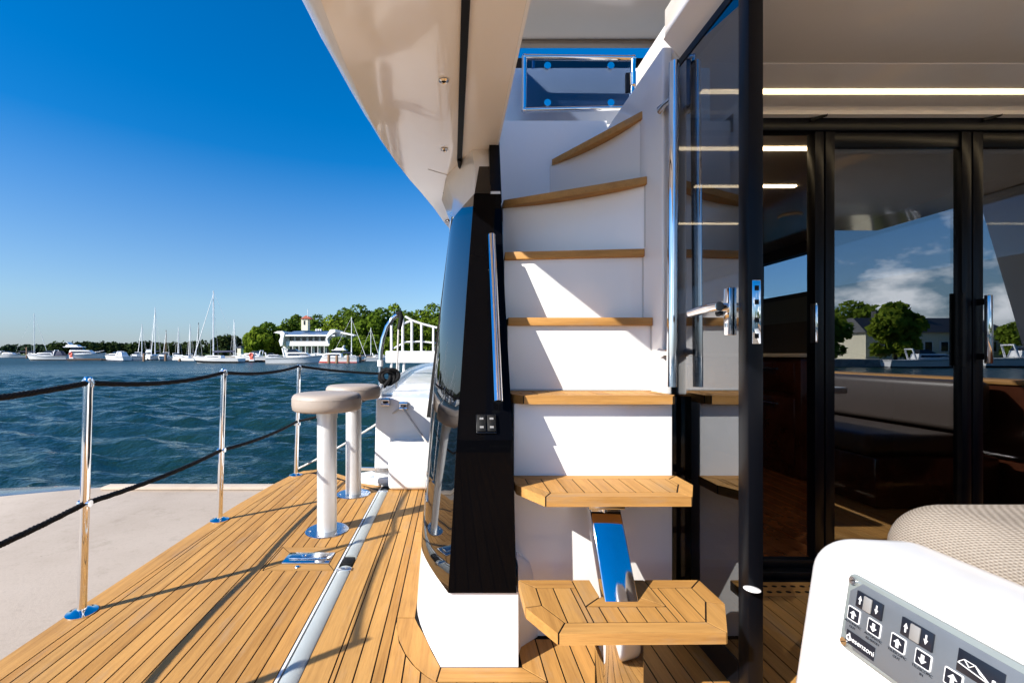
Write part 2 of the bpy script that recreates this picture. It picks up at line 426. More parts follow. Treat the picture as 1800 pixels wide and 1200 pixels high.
def laid_rope(paths, r, pitch, step=0.012, strands=3):
    """a laid rope: strands wound round each path"""
    mb = MB()
    for path in paths:
        path = [Vector(p) for p in path]; pts = []; acc = 0.0; s = 0.0
        seg = [(path[i], path[i + 1], (path[i + 1] - path[i]).length) for i in range(len(path) - 1)]
        tot = sum(x[2] for x in seg); n = max(2, int(tot / step)); res = []
        for i in range(n + 1):
            d = tot * i / n; k = 0
            while k < len(seg) - 1 and d > seg[k][2]: d -= seg[k][2]; k += 1
            res.append(seg[k][0].lerp(seg[k][1], min(1, d / max(1e-9, seg[k][2]))))
        for st in range(strands):
            pp = []
            for i, p in enumerate(res):
                dd = (res[min(i + 1, n)] - res[max(i - 1, 0)]).normalized()
                a = dd.cross(Vector((0, 0, 1))); a = a.normalized() if a.length > 0.05 else Vector((1, 0, 0)); b = a.cross(dd)
                ph = 2 * math.pi * (tot * i / n / pitch + st / strands)
                pp.append(p + (a * math.cos(ph) + b * math.sin(ph)) * r * 0.36)
            mb.tube(pp, r * 0.66, 7)
    return mb

# ================================================================== THE SETTING
def build_water():
    def axis(lo, hi, c0, c1, fine, grow):
        a = [c0]
        while a[-1] < c1: a.append(a[-1] + fine)
        s = fine
        while a[-1] < hi: s *= grow; a.append(a[-1] + s)
        b = [c0]; s = fine
        while b[-1] > lo: s *= grow; b.append(b[-1] - s)
        return np.array(sorted(set(b[1:] + a)))
    ys = axis(-900, 3800, 3.2, 24, 0.08, 1.014); xs = axis(-3200, 2200, -25, 1.0, 0.10, 1.018)
    X, Y = np.meshgrid(xs, ys, indexing='ij'); Z = np.zeros_like(X)
    sx = np.gradient(xs)[:, None] * np.ones_like(X); sy = np.gradient(ys)[None, :] * np.ones_like(X)
    sp = np.maximum(sx, sy)
    for i in range(46):
        lam = 0.42 * (4.0 ** rng.random()); th = math.radians(78) + rng.normal(0, 0.38)
        k = 2 * math.pi / lam; amp = 0.0120 * lam * (0.6 + 0.8 * rng.random()); ph = rng.random() * 6.28
        w = np.clip((lam / sp - 3.0) / 3.0, 0, 1)
        a = k * (math.cos(th) * X + math.sin(th) * Y) + ph
        Z += w * amp * (1 - np.abs(np.sin(a / 2)) * 2 + 0.27)
    Z += WATER
    nx, ny = X.shape
    v = np.stack([X, Y, Z], -1).reshape(-1, 3)
    idx = np.arange(nx * ny).reshape(nx, ny)
    f = np.stack([idx[:-1, :-1], idx[1:, :-1], idx[1:, 1:], idx[:-1, 1:]], -1).reshape(-1, 4)
    me = bpy.data.meshes.new('water'); me.vertices.add(len(v)); me.vertices.foreach_set('co', v.ravel())
    me.loops.add(f.size); me.loops.foreach_set('vertex_index', f.ravel().astype(np.int32))
    me.polygons.add(len(f)); me.polygons.foreach_set('loop_start', np.arange(0, f.size, 4, dtype=np.int32))
    me.update(calc_edges=True); me.shade_smooth(); me.materials.append(MATS['water'])
    o = bpy.data.objects.new('water', me); COL.objects.link(o); o['kind'] = 'structure'
build_water()

# concrete pontoon alongside; far edge a straight kerb, its outer corner dips to the water
mb = MB()
poly = [(-4.6, -4), (-1.0, -4), (-1.0, 4.30), (-3.30, 4.33), (-3.75, 4.16), (-4.6, 3.80)]
mb.prism(poly, -1.6, DOCK)
pont = mb.build('pontoon', 'concrete', kind='structure', bevel=0.02)
MB().box(-3.25, -1.05, 4.20, 4.325, DOCK + 0.002, DOCK + 0.03).build('kerb', 'concrete', pont, bevel=0.008)
MB().prism([(-9, -4), (-4.603, -4), (-4.603, 3.80), (-3.75, 4.16), (-3.30, 4.335), (-2.6, 4.335), (-3.1, 4.50), (-3.9, 4.62), (-4.9, 4.45), (-9, 3.2)], -1.6, DOCK - 0.06).build('apron', 'wet_concrete', pont, bevel=0.05, segs=3)

# ---- main deck: dark seam bed with single planks laid on it
deck = MB()
deck.box(-0.424, 3.2, -1.6, 3.06, -0.06, -0.0025)
deck = deck.build('deck', 'caulk', kind='structure')
PZ0, PZ1 = -0.012, 0.0
plank([(-0.424, -1.5), (-0.340, -1.5), (-0.340, 3.05), (-0.424, 3.05)], PZ0, PZ1, deck)
plank([(-0.340, -1.5), (-0.325, -1.5), (-0.325, 3.05), (-0.340, 3.05)], PZ0, PZ1, deck)
xsd = [-0.325, -0.2745, -0.224, -0.190]
for a, b in zip(xsd[:-1], xsd[1:]):
    plank([(a, -1.5), (b, -1.5), (b, 3.05), (a, 3.05)], PZ0, PZ1, deck)
plank([(-0.190, 2.31), (-0.126, 2.31), (-0.126, 3.05), (-0.190, 3.05)], PZ0, PZ1, deck)
plank([(-0.190, 1.555), (-0.126, 1.555), (-0.126, 2.31), (-0.190, 2.31)], PZ0, PZ1, deck)
# margin board bent round the white pillar foot
outer_c = [(-0.190, 1.555), (-0.186, 1.50), (-0.170, 1.435), (-0.143, 1.37), (-0.110, 1.315), (-0.075, 1.275), (-0.044, 1.25)]
inner_c = [(-0.126, 1.555), (-0.112, 1.515), (-0.095, 1.47), (-0.078, 1.425), (-0.061, 1.38), (-0.046, 1.343), (-0.033, 1.31)]
plank(outer_c + inner_c[::-1], PZ0, PZ1, deck, name='margin_board')
plank([(-0.044, 1.25), (0.262, 1.25), (0.20, 1.31), (-0.033, 1.31)], PZ0, PZ1, deck, 'teak_x', name='margin_board')
plank([(0.262, 1.25), (0.262, 1.44), (0.20, 1.44), (0.20, 1.31)], PZ0, PZ1, deck, name='margin_board')
def ctop(x):
    for (xa, ya), (xb, yb) in zip(outer_c[:-1], outer_c[1:]):
        if xa <= x <= xb: return lerp(ya, yb, (x - xa) / (xb - xa))
    return 1.25
x = -0.190; k = 0
while x < 3.15:
    x1 = x + 0.0505
    if x < -0.044:
        xm = (x + x1) / 2
        plank([(x, -1.5), (x1, -1.5), (x1, ctop(x1)), (xm, ctop(xm)), (x, ctop(x))], PZ0, PZ1, deck)
    else:
        top = 1.25 if x < 0.24 else (1.44 if x < 0.70 else 1.69)
        if x < 0.26 < x1: x1 = 0.262
        plank([(x, -1.5), (x1, -1.5), (x1, top), (x, top)], PZ0, PZ1, deck)
    x = x1; k += 1
# slotted vent board and sill board in front of the saloon doors
vb = plank([(0.70, 1.69), (3.1, 1.69), (3.1, 1.80), (0.70, 1.80)], PZ0, PZ1, deck, 'teak_x', name='vent_board')
sl = MB()
for j in range(22):
    for r_ in range(2):
        cx, cy = 1.02 + j * 0.036 + r_ * 0.012, 1.722 + r_ * 0.042
        sl.prism([(cx + 0.010 * math.cos(a), cy + 0.007 * math.sin(a)) for a in np.linspace(0, 2 * math.pi, 11)[:-1]], 0.0005, 0.0015)
sl.build('vent_slots', 'caulk', vb, kind='stuff')

# ---- fold-down side balcony
bal = thing('fold_down_balcony', 'wide teak planked side balcony with bar stools and roped stanchions', 'balcony', (-0.9, 1.0, 0))
bout = [(-1.34, -1.6), (-0.479, -1.6), (-0.479, 3.10), (-0.62, 3.20), (-0.95, 3.51), (-1.05, 3.555), (-1.14, 3.52), (-1.195, 3.42), (-1.245, 3.12), (-1.285, 2.75), (-1.312, 2.30), (-1.330, 1.60), (-1.338, 0.6)]
MB().prism(inset(bout, 0.004), -0.075, -0.0025).build('slab', 'gelcoat', bal)
MB().prism(inset(bout, 0.012), -0.0024, -0.0019).build('seam_bed', 'caulk', bal)
binn = inset(bout, [0.05, 0.012, 0.06, 0.06, 0.07, 0.08, 0.085, 0.085, 0.085, 0.085, 0.085, 0.085, 0.085])
n = len(bout)
plank([bout[i] for i in range(6, n)] + [bout[0]] + [binn[0]] + [binn[i] for i in range(n - 1, 5, -1)], PZ0, PZ1, bal, name='margin_board')
plank([bout[i] for i in (2, 3, 4, 5, 6)] + [binn[i] for i in (6, 5, 4, 3, 2)], PZ0, PZ1, bal, name='margin_board')
HX0, HX1, HY0, HY1 = -0.790, -0.492, 1.895, 2.125      # mooring cleat hatch let into the planks
bed = [(x, y) for x, y in binn]
x = -0.491
while x > -1.34:
    x0 = x - 0.0515
    strip = [(x0, -1.6), (x, -1.6), (x, 4), (x0, 4)]
    p = clip_convex(strip, bed)
    if len(p) >= 3:
        if x > HX0 + 0.005 and x0 < HX1 and x0 > HX0 - 0.06:
            plank(clip(p, 0, 1, HY0), PZ0, PZ1, bal); plank(clip(p, 0, -1, -HY1), PZ0, PZ1, bal)
            if x0 < HX0 - 0.004:
                q = clip(clip(clip(p, 0, -1, -HY0), 0, 1, HY1), 1, 0, HX0); plank(q, PZ0, PZ1, bal)
        else: plank(p, PZ0, PZ1, bal)
    x = x0
ho = [(HX0, HY0), (HX1, HY0), (HX1, HY1), (HX0, HY1)]; hi_ = [(-0.735, 1.955), (-0.53, 1.955), (-0.53, 2.062), (-0.735, 2.062)]
for i in range(4):
    plank([ho[i], ho[(i + 1) % 4], hi_[(i + 1) % 4], hi_[i]], PZ0, PZ1, bal, 'teak_x' if i % 2 == 0 else 'teak_y', name='hatch_board')

cl = thing('pop_up_cleat', 'polished steel mooring cleat plate let into the balcony planks', 'cleat', (-0.63, 2.0, 0))
MB().box(-0.735, -0.53, 1.957, 2.06, -0.004, 0.004).build('plate', 'chrome', cl, bevel=0.002)
MB().box(-0.715, -0.55, 1.985, 2.035, 0.0045, 0.012).build('lid', 'steel_plate', cl, bevel=0.004)
MB().lathe((-0.655, 1.925, 0.0), [(0.0, 0.001), (0.011, 0.001), (0.009, 0.004), (0, 0.005)], 16).build('screw', 'chrome', cl, smooth=40)
MB().lathe((-0.655, 2.01, 0.012), [(0.0, 0), (0.010, 0), (0.008, 0.004), (0, 0.005)], 16).build('screw', 'chrome', cl, smooth=40)

# ---- piano hinge tube between the deck and the balcony
hg = thing('balcony_hinge', 'long pale grey hinge tube between deck and folding balcony', 'hinge', (-0.451, 1, 0))
for a, b in ((-1.5, 1.93), (2.03, 3.02)):
    MB().loft([[(-0.4775, y, -0.03), (-0.4255, y, -0.03), (-0.4255, y, -0.004), (-0.433, y, 0.0005), (-0.442, y, 0.003), (-0.4515, y, 0.004), (-0.461, y, 0.003), (-0.470, y, 0.0005), (-0.4775, y, -0.004)] for y in (a, b)]).build('tube', 'hinge_grey', hg, smooth=40)
for y in (1.98, 3.055):
    MB().box(-0.4765, -0.4265, y - 0.03, y + 0.03, -0.04, 0.0065).build('knuckle', 'black_rubber', hg, bevel=0.004)
for a in (0.75, 1.90, 2.98):
    MB().box(-0.482, -0.420, a - 0.012, a + 0.012, -0.03, 0.007).build('clamp', 'steel_plate', hg, bevel=0.003)

# ---- stanchions with two black ropes
def stanchion(loc, lean, label):
    t = thing('rope_stanchion', label, 'stanchion', loc, 'stanchions along the balcony edge', world=False)
    MB().lathe((0, 0, 0), [(0, 0.0005), (0.047, 0.0005), (0.047, 0.004), (0.032, 0.008), (0.022, 0.014), (0, 0.014)], 28).build('base_flange', 'chrome', t, smooth=40)
    MB().tube([(0, 0, 0.01), (lean, 0, 0.80)], 0.0145, 20).build('post', 'chrome', t, smooth=40)
    MB().tube([(lean, 0, 0.80), (lean, 0, 0.815), (lean, 0, 0.822)], [0.0145, 0.013, 0.004], 20).build('cap', 'chrome', t, smooth=60)
    ring = [(lean + 0.0, -0.012 + 0.0 * a, 0.79) for a in ()]
    MB().tube([(lean - 0.016, 0, 0.785), (lean - 0.022, 0, 0.80), (lean - 0.01, 0, 0.818), (lean + 0.01, 0, 0.818), (lean + 0.02, 0, 0.80), (lean + 0.016, 0, 0.785)], 0.004, 8).build('rope_eye', 'chrome', t, smooth=60)
    MB().tube([(lean * 0.48 - 0.02, 0, 0.38), (lean * 0.48 + 0.02, 0, 0.38)], 0.012, 12).build('rope_eye', 'chrome', t, smooth=60)
    return t
SP = [((-1.285, 0.72, 0), 'polished stanchion outside the left edge, shown only by its shadow'),
      ((-1.290, 1.585, 0), 'tall polished steel rope stanchion at left, nearest one in view'),
      ((-1.262, 2.468, 0), 'middle polished steel rope stanchion on the balcony edge'),
      ((-1.163, 3.385, 0), 'farthest polished rope stanchion, beside the bar stools')]
for p, l in SP: stanchion(p, 0.022, l)
def tops(p, z): return Vector((p[0] + 0.022 * z / 0.8, p[1], z))
end_top = Vector((-0.585, 3.72, 0.74)); end_low = Vector((-0.93, 3.45, 0.42))
P_ = [s[0] for s in SP]
segs_top = [catenary(tops(P_[0], 0.79), tops(P_[1], 0.80), 0.02), catenary(tops(P_[1], 0.80), tops(P_[2], 0.80), 0.026), catenary(tops(P_[2], 0.80), tops(P_[3], 0.81), 0.026), catenary(tops(P_[3], 0.81), end_top, 0.01)]
segs_low = [catenary(tops(P_[0], 0.38), tops(P_[1], 0.38), 0.02), catenary(tops(P_[1], 0.38), tops(P_[2], 0.38), 0.015), catenary(tops(P_[2], 0.38), tops(P_[3], 0.40), 0.02), catenary(tops(P_[3], 0.40), end_low + Vector((0.33, 0.0, 0.16)), 0.02)]
for nm, sg, lb in (('top', segs_top, 'thick black rope running along the tops of the stanchions'), ('low', segs_low, 'lower black rope sagging between the stanchions')):
    o = laid_rope(sg, 0.0105, 0.045).build('guard_rope', 'black_rope', smooth=60)
    tag(o, lb, 'rope', 'ropes of the balcony guard')

# ---- bar stools
def stool(loc, label):
    t = thing('bar_stool', label, 'stool', loc, 'bar stools on the balcony', world=False)
    s_ = MB().lathe((0, 0, 0), [(0, 0.615), (0.158, 0.615), (0.168, 0.622), (0.172, 0.645), (0.172, 0.672), (0.169, 0.686), (0.160, 0.696), (0.147, 0.701), (0.08, 0.705), (0, 0.706)], 48).build('seat', 'taupe', t, smooth=50)
    MB().tube([(0.1705 * math.cos(a), 0.1705 * math.sin(a), 0.676) for a in np.linspace(0, 2 * math.pi, 49)], 0.0022, 6, caps=False).build('seam', 'taupe', s_, smooth=60)
    MB().lathe((0, 0, 0), [(0, 0.575), (0.053, 0.575), (0.053, 0.6145), (0, 0.6145)], 32).build('collar', 'alloy_tube', t, smooth=40)
    MB().lathe((0, 0, 0), [(0, 0.004), (0.049, 0.004), (0.049, 0.5745), (0, 0.5745)], 36).build('pedestal', 'alloy_tube', t, smooth=40)
    for q in range(6):
        a = q * math.pi / 3 + 0.3; MB().lathe((0.084 * math.cos(a), 0.084 * math.sin(a), 0.0062), [(0, 0), (0.006, 0), (0.0055, 0.003), (0, 0.0035)], 10).build('bolt', 'chrome', t, smooth=40)
    MB().lathe((0, 0, 0), [(0, 0.0006), (0.108, 0.0006), (0.108, 0.003), (0.104, 0.0055), (0.056, 0.007), (0, 0.007)], 40).build('base_plate', 'steel_plate', t, smooth=30)
    return t
stool((-0.640, 2.325, 0), 'nearer round taupe bar stool on a thick alloy pedestal')
stool((-0.636, 2.930, 0), 'farther round taupe bar stool, half hidden by the nearer one')

# ---- raised white foredeck moulding beyond the side deck
fd = thing('foredeck_moulding', 'white raised side deck moulding beyond the teak, with steps and toe rail', 'boat deck', (-0.35, 3.2, 0))
out = [(3.14, -0.555, -0.10), (3.6, -0.60, -0.10), (5.1, -0.66, -0.08), (8, -0.78, -0.02), (11, -0.76, 0.05), (15, -0.3, 0.1), (17, 0.4, 0.45)]
loops = []
for y, a, b in out:
    loops.append([(a, y, -0.7), (b + 0.02, y, -0.7), (b, y, 0.59), (a + 0.03, y, 0.595)])
MB().loft(loops).build('body', 'gelcoat', fd, bevel=0.02, segs=3)
MB().loft([[(a + 0.01, y, 0.585), (a + 0.06, y, 0.585), (a + 0.055, y, 0.655), (a + 0.025, y, 0.66)] for y, a, b in [(3.2, -0.555, 0)] + out[1:]]).build('toe_rail', 'gelcoat', fd, bevel=0.012, segs=3)
MB().box(-0.425, -0.135, 3.0, 3.16, 0.0, 0.315).build('step_box', 'gelcoat', fd, bevel=0.03, segs=4)
MB().box(-0.52, -0.425, 3.085, 3.16, 0.02, 0.06).build('ledge', 'gelcoat', fd, bevel=0.01)
MB().bar((-0.66, 3.18, 0.10), (-0.42, 3.10, 0.115), 0.025, 0.02).build('support_strut', 'steel_plate', fd)
MB().prism([(-0.76, 3.30), (-0.62, 3.17), (-0.50, 3.12), (-0.50, 3.3), (-0.6, 3.42)], -0.06, 0.03).build('hinge_shell', 'gelcoat', fd, bevel=0.02, segs=3)
def fairlead(c, label):
    t = thing('fairlead', label, 'fairlead', c, 'fairleads on the raised deck')
    x, y, z = c
    MB().box(x - 0.032, x + 0.032, y - 0.012, y, z - 0.03, z + 0.03).build('backplate', 'chrome', t, bevel=0.006)
    MB().tube([(x - 0.028, y - 0.022, z + 0.016), (x + 0.028, y - 0.022, z + 0.016)], 0.010, 12).build('roller', 'chrome', t, smooth=40)
    MB().tube([(x - 0.028, y - 0.022, z - 0.018), (x + 0.028, y - 0.022, z - 0.018)], 0.010, 12).build('roller', 'chrome', t, smooth=40)
    MB().box(x - 0.018, x + 0.018, y - 0.0135, y - 0.012, z - 0.006, z + 0.006).build('throat', 'caulk', t)
fairlead((-0.458, 3.138, 0.570), 'small chrome fairlead at the outer corner of the white deck')
fairlead((-0.335, 3.138, 0.545), 'chrome roller fairlead holding the pale mooring line')
o = laid_rope([catenary((-0.335, 3.11, 0.545), (-1.185, 3.50, 0.02), 0.02), catenary((-0.335, 3.11, 0.53), (-0.16, 3.02, 0.30), 0.0)], 0.008, 0.03).build('mooring_line', 'white_rope', smooth=60)
tag(o, 'pale mooring line slanting from the fairlead down to the balcony corner', 'rope')
# curved grab rail with black strap and a coil of black rope
gr = thing('grab_rail', 'tall curved chrome grab rail with black strap beyond the stools', 'rail', (-0.59, 3.7, 0.6))
bez = [(-0.585, 3.70, 0.60), (-0.585, 3.70, 0.78), (-0.582, 3.70, 0.92), (-0.565, 3.70, 1.02), (-0.532, 3.70, 1.12), (-0.485, 3.70, 1.19), (-0.435, 3.70, 1.225)]
MB().tube(bez, 0.0185, 16).build('bent_tube', 'chrome', gr, smooth=50)
MB().tube([(-0.455, 3.70, 1.222), (-0.425, 3.70, 1.232), (-0.415, 3.70, 1.20), (-0.425, 3.69, 1.13), (-0.435, 3.69, 1.10)], [0.02, 0.024, 0.022, 0.018, 0.015], 12).build('strap', 'black_rubber', gr, smooth=60)
MB().tube([(-0.435, 3.69, 1.11), (-0.455, 3.70, 0.62)], 0.008, 8).build('hanging_cord', 'white_rope', gr, smooth=60)
MB().tube([(-0.585, 3.70, 0.80), (-0.585, 3.70, 0.85)], 0.024, 12).build('sleeve', 'gelcoat', gr, smooth=40)
rc = MB()
for j in range(5):
    cx, cy, cz = -0.545 + 0.012 * j, 3.68 + 0.014 * (j % 2), 0.715 + 0.012 * math.sin(j * 2.1)
    rc.tube([(cx + 0.055 * math.cos(a) * (0.8 + 0.1 * j), cy + 0.01 * math.sin(3 * a), cz + 0.052 * math.sin(a)) for a in np.linspace(0, 2 * math.pi, 22)], 0.014, 8, caps=False)
rc.tube([(-0.50, 3.66, 0.70), (-0.54, 3.66, 0.65), (-0.59, 3.66, 0.60)], 0.016, 8)
tag(rc.build('rope_coil', 'black_rope', smooth=60), 'coil of black rope hung on the curved grab rail', 'rope')

# white boarding rail on the foredeck
br = thing('boarding_rail', 'white railing with a thick horizontal beam on the foredeck', 'railing', (-0.6, 7.0, 0.6))
MB().box(-1.02, -0.17, 6.95, 7.05, 0.765, 0.945).build('beam', 'gelcoat', br, bevel=0.01)
for u, top in ((688, 572), (708, 560), (724, 563), (741, 569), (762, 575)):
    p = at(u, 615, 7.0 if u < 700 else 7.0); q = at(u, top, 7.0)
    MB().tube([(p.x, 7.0, 0.946), (q.x, 7.0, q.z)], 0.02, 10).build('post', 'white_hull', br, smooth=40)
for u in (688, 700, 710): MB().tube([at(u, 637, 7.0), at(u - 1, 665, 7.0)], 0.018, 10).build('leg', 'white_hull', br, smooth=40)
MB().tube([at(712, 556, 7.0), at(724, 563, 7.0), at(741, 569, 7.0), at(768, 576, 7.0)], 0.018, 10).build('top_rail', 'white_hull', br, smooth=40)
MB().tube([at(706, 570, 7.02), at(724, 563, 7.02)], 0.018, 10).build('top_rail', 'white_hull', br, smooth=40)
MB().tube([at(692, 612, 7.02), at(712, 601, 7.02), at(740, 600, 7.02), at(768, 603, 7.02)], 0.013, 10).build('mid_rail', 'white_hull', br, smooth=40)

# ---- cabin side going forward behind the pillar
cs = thing('cabin_side', 'dark cabin side with black window strip just left of the pillar', 'boat cabin', (0, 3.5, 0))
MB().loft([[(-0.105, y, -0.1), (0.19, y, -0.1), (0.19, y, 0.55), (-0.10, y, 0.55)] for y in (2.602, 9)]).build('lower_wall', 'black_gloss', cs)
MB().loft([[(-0.10, y, 0.552), (0.19, y, 0.552), (0.19, y, 1.70), (0.0, y, 1.70)] for y in (2.602, 9)]).build('window_strip', 'black_gloss', cs)

# ---- raked pillar
pl = thing('raked_pillar', 'glossy black raked pillar on a white foot beside the stairs', 'pillar', (0.03, 1.5, 0))
def sec(z, FRx, FLx, Fy, L1, L2, back=2.6): return [(FRx, Fy, z), (FLx, Fy, z), (L1[0], L1[1], z), (L2, back, z), (FRx, back, z)]
def corner(p, q, r, w=0.35, n=6):
    return [tuple((1 - t) ** 2 * Vector(p).lerp(Vector(q), w)[i] + 2 * t * (1 - t) * Vector(q)[i] + t * t * Vector(q).lerp(Vector(r), w)[i] for i in range(3)) for t in np.linspace(0, 1, n)]
def rsec(*a):
    s_ = sec(*a); out = [s_[0], s_[1]]; out += corner(s_[1], s_[2], s_[3], 0.10, 7); out += [s_[3], s_[4]]; return out
MB().loft([rsec(0.0, 0.19, -0.033, 1.31, (-0.128, 1.545), -0.124), rsec(0.12, 0.19, -0.022, 1.31, (-0.12, 1.555), -0.118), rsec(0.2145, 0.19, -0.012, 1.312, (-0.112, 1.565), -0.112)]).build('foot', 'gelcoat', pl, smooth=30)
SH = [rsec(0.216, 0.184, -0.012, 1.306, (-0.114, 1.56), -0.113), rsec(0.654, 0.174, 0.013, 1.305, (-0.082, 1.62), -0.09), rsec(1.10, 0.180, 0.048, 1.558, (-0.046, 1.87), -0.05), rsec(1.535, 0.193, 0.086, 1.81, (-0.006, 2.15), -0.02)]
MB().loft(SH).build('shaft', 'black_gloss', pl, smooth=25)
MB().loft([[(l[0][0], l[0][1] - 0.002, l[0][2]), (l[1][0] + 0.0005, l[1][1] - 0.002, l[1][2]), (l[1][0] + 0.001, l[1][1] + 0.02, l[1][2]), (l[0][0] + 0.0015, l[0][1] + 0.02, l[0][2])] for l in SH]).build('front_cladding', 'black_panel', pl, smooth=20)
MB().loft([rsec(1.536, 0.192, 0.088, 1.812, (-0.004, 2.15), -0.018), rsec(1.66, 0.194, 0.095, 1.89, (0.004, 2.22), -0.014), rsec(1.779, 0.196, 0.085, 1.96, (-0.03, 2.25), -0.06)]).build('head', 'soffit', pl, smooth=25)
MB().loft([[(0.150, 1.80, 1.5), (0.196, 1.80, 1.5), (0.196, 1.93, 1.5), (0.150, 1.93, 1.5)], [(0.156, 1.925, 1.80), (0.199, 1.925, 1.80), (0.199, 2.0, 1.80), (0.156, 2.0, 1.80)]]).build('head_post', 'black_frame', pl)
MB().loft([[(0.088, 1.806, 1.536), (0.152, 1.806, 1.536), (0.152, 1.86, 1.536), (0.088, 1.86, 1.536)], [(0.112, 1.895, 1.68), (0.158, 1.895, 1.68), (0.158, 1.93, 1.68), (0.112, 1.93, 1.68)]]).build('head_panel', 'black_gloss', pl)
MB().loft([[(-0.122 + 0.118 * t, 2.16, 0.60 + 0.95 * t), (-0.082 + 0.118 * t, 2.14, 0.60 + 0.95 * t), (-0.082 + 0.118 * t, 2.24, 0.60 + 0.95 * t), (-0.122 + 0.118 * t, 2.24, 0.60 + 0.95 * t)] for t in (0, 1)]).build('edge_seal', 'caulk', pl)
# handrail on the pillar face
def onface(u, v, d):                                   # a point D in front of the raked face seen at that bearing
    Y = 1.31
    for _ in range(20):
        z = CH - (v - CV) / F * Y
        Y = lerp(Y, (1.305 + max(0, z - 0.654) * 0.572) - d, 0.7)
    return Vector(((u - CU) / F * Y, Y, CH - (v - CV) / F * Y))
ph = thing('pillar_handrail', 'short polished handrail on the face of the black pillar', 'handrail', onface(871, 560, 0.0))
a, b = onface(864, 414, 0.045), onface(876, 706, 0.045)
MB().tube([a, b], 0.0135, 18).build('tube', 'chrome', ph, smooth=40)
for t_ in (0.22, 0.86):
    c = a.lerp(b, t_); MB().tube([c, c + Vector((-0.012, 0.05, -0.012))], 0.007, 10).build('bracket', 'chrome', ph, smooth=40)
sw = thing('rocker_switch', 'small black double rocker switch on the pillar face', 'switch', onface(855, 745, 0.0))
c0 = onface(855, 745, 0.006); nrm = Vector((0, -0.868, 0.497)); upv = Vector((0, 0.497, 0.868)); rt = Vector((1, 0, 0))
def onplate(mb, cx, cy, w, h, d0, d1):
    ps = []
    for d in (d0, d1): ps.append([c0 + rt * (cx + sx * w / 2) + upv * (cy + sy * h / 2) + nrm * d for sx, sy in ((-1, -1), (1, -1), (1, 1), (-1, 1))])
    return mb.loft(ps)
onplate(MB(), 0, 0, 0.060, 0.060, -0.006, 0.004).build('bezel', 'black_frame', sw, bevel=0.003)
for k in (-1, 1):
    rk = onplate(MB(), k * 0.0145, 0, 0.025, 0.050, 0.004, 0.010).build('rocker', 'black_rubber', sw, bevel=0.002)
    for j in (-1, 1): onplate(MB(), k * 0.0145, j * 0.013, 0.011, 0.006, 0.0101, 0.0106).build('marking', 'print_grey', rk)

# ================================================================== STAIRS
st = thing('staircase', 'curving white staircase with teak treads up to the flybridge', 'staircase', (0.45, 1.3, 0))
RISE = 0.257; TH = 0.027
def tread(poly, z, edge=0.045, step=0.048, notch=None, edges=None):
    if area(poly) < 0: poly = poly[::-1]
    core = poly if notch is None else notch
    t_ = MB().prism(inset(core, 0.0025) if notch is None else core, z - TH + 0.001, z - 0.0016).build('tread', 'caulk', st)
    n = len(poly); inn = inset(poly, edge)
    return t_, inn
def tread_planks(t_, poly, inn, z, cuts=None, step=0.048, off=0.0):
    n = len(poly)
    for i in range(n):
        p, q = poly[i], poly[(i + 1) % n]
        quad = [p, q, inn[(i + 1) % n], inn[i]]
        pieces = [quad]
        if cuts: pieces = cuts(quad, True)
        for pc in pieces:
            plank(pc, z - TH, z, t_, 'teak_x' if abs(q[0] - p[0]) > abs(q[1] - p[1]) else 'teak_y', g=0.0020)
    x0 = min(p[0] for p in inn) + off; x1 = max(p[0] for p in inn)
    x = x0
    while x < x1 - 1e-4:
        pc = clip(clip(list(inn), -1, 0, -x), 1, 0, min(x + step, x1))
        for w in (cuts(pc, False) if cuts else [pc]): plank(w, z - TH + 0.004, z, t_, g=0.0020)
        x += step
# lowest tread, with a notch where the stringer passes
p1 = [(0.243, 1.045), (0.637, 1.05), (0.704, 1.172), (0.704, 1.298), (0.186, 1.298), (0.184, 1.155)]
NX0, NX1, NY = 0.392, 0.490, 1.207; FX0, FX1, FY = 0.340, 0.546, 1.16
core1 = [(0.246, 1.049), (0.635, 1.054), (0.700, 1.173), (0.700, 1.294), (NX1 + .003, 1.294), (NX1 + .003, NY - .003), (NX0 - .003, NY - .003), (NX0 - .003, 1.294), (0.190, 1.294), (0.188, 1.157)]
t1, inn1 = tread(p1, RISE, notch=core1)
def cut1(pc, border):
    if len(pc) < 3: return []
    if border and max(p[1] for p in pc) - min(p[1] for p in pc) < 0.06 and max(p[1] for p in pc) < 1.12: return [pc]
    left = clip(pc, 1, 0, FX0); right = clip(pc, -1, 0, -FX1); mid = clip(clip(pc, -1, 0, -FX0), 1, 0, FX1); mid = clip(mid, 0, 1, FY) if mid else []
    return [p for p in (left, mid, right) if len(p) >= 3]
tread_planks(t1, p1, inn1, RISE, cut1)
for pc, mt in (([(FX0, 1.298), (FX0, FY), (NX0, NY), (NX0, 1.298)], 'teak_y'), ([(FX0, FY), (FX1, FY), (NX1, NY), (NX0, NY)], 'teak_x'), ([(FX1, FY), (FX1, 1.298), (NX1, 1.298), (NX1, NY)], 'teak_y')):
    plank(pc, RISE - TH, RISE, t1, mt, g=0.0020)
p2 = [(0.251, 1.228), (0.652, 1.232), (0.712, 1.342), (0.712, 1.449), (0.186, 1.449), (0.186, 1.343)]
t2, inn2 = tread(p2, 2 * RISE, edge=0.04); tread_planks(t2, p2, inn2, 2 * RISE)
p3 = [(0.22, 1.412), (0.688, 1.412), (0.702, 1.43), (0.702, 1.60), (0.191, 1.60), (0.191, 1.45)]
t3, inn3 = tread(p3, 3 * RISE, edge=0.035); tread_planks(t3, p3, inn3, 3 * RISE)
p4 = [(0.197, 1.600), (0.7035, 1.598), (0.7035, 1.69), (0.197, 1.75)]
p5 = [(0.199, 1.722), (0.7035, 1.665), (0.7035, 1.69), (0.215, 1.93)]
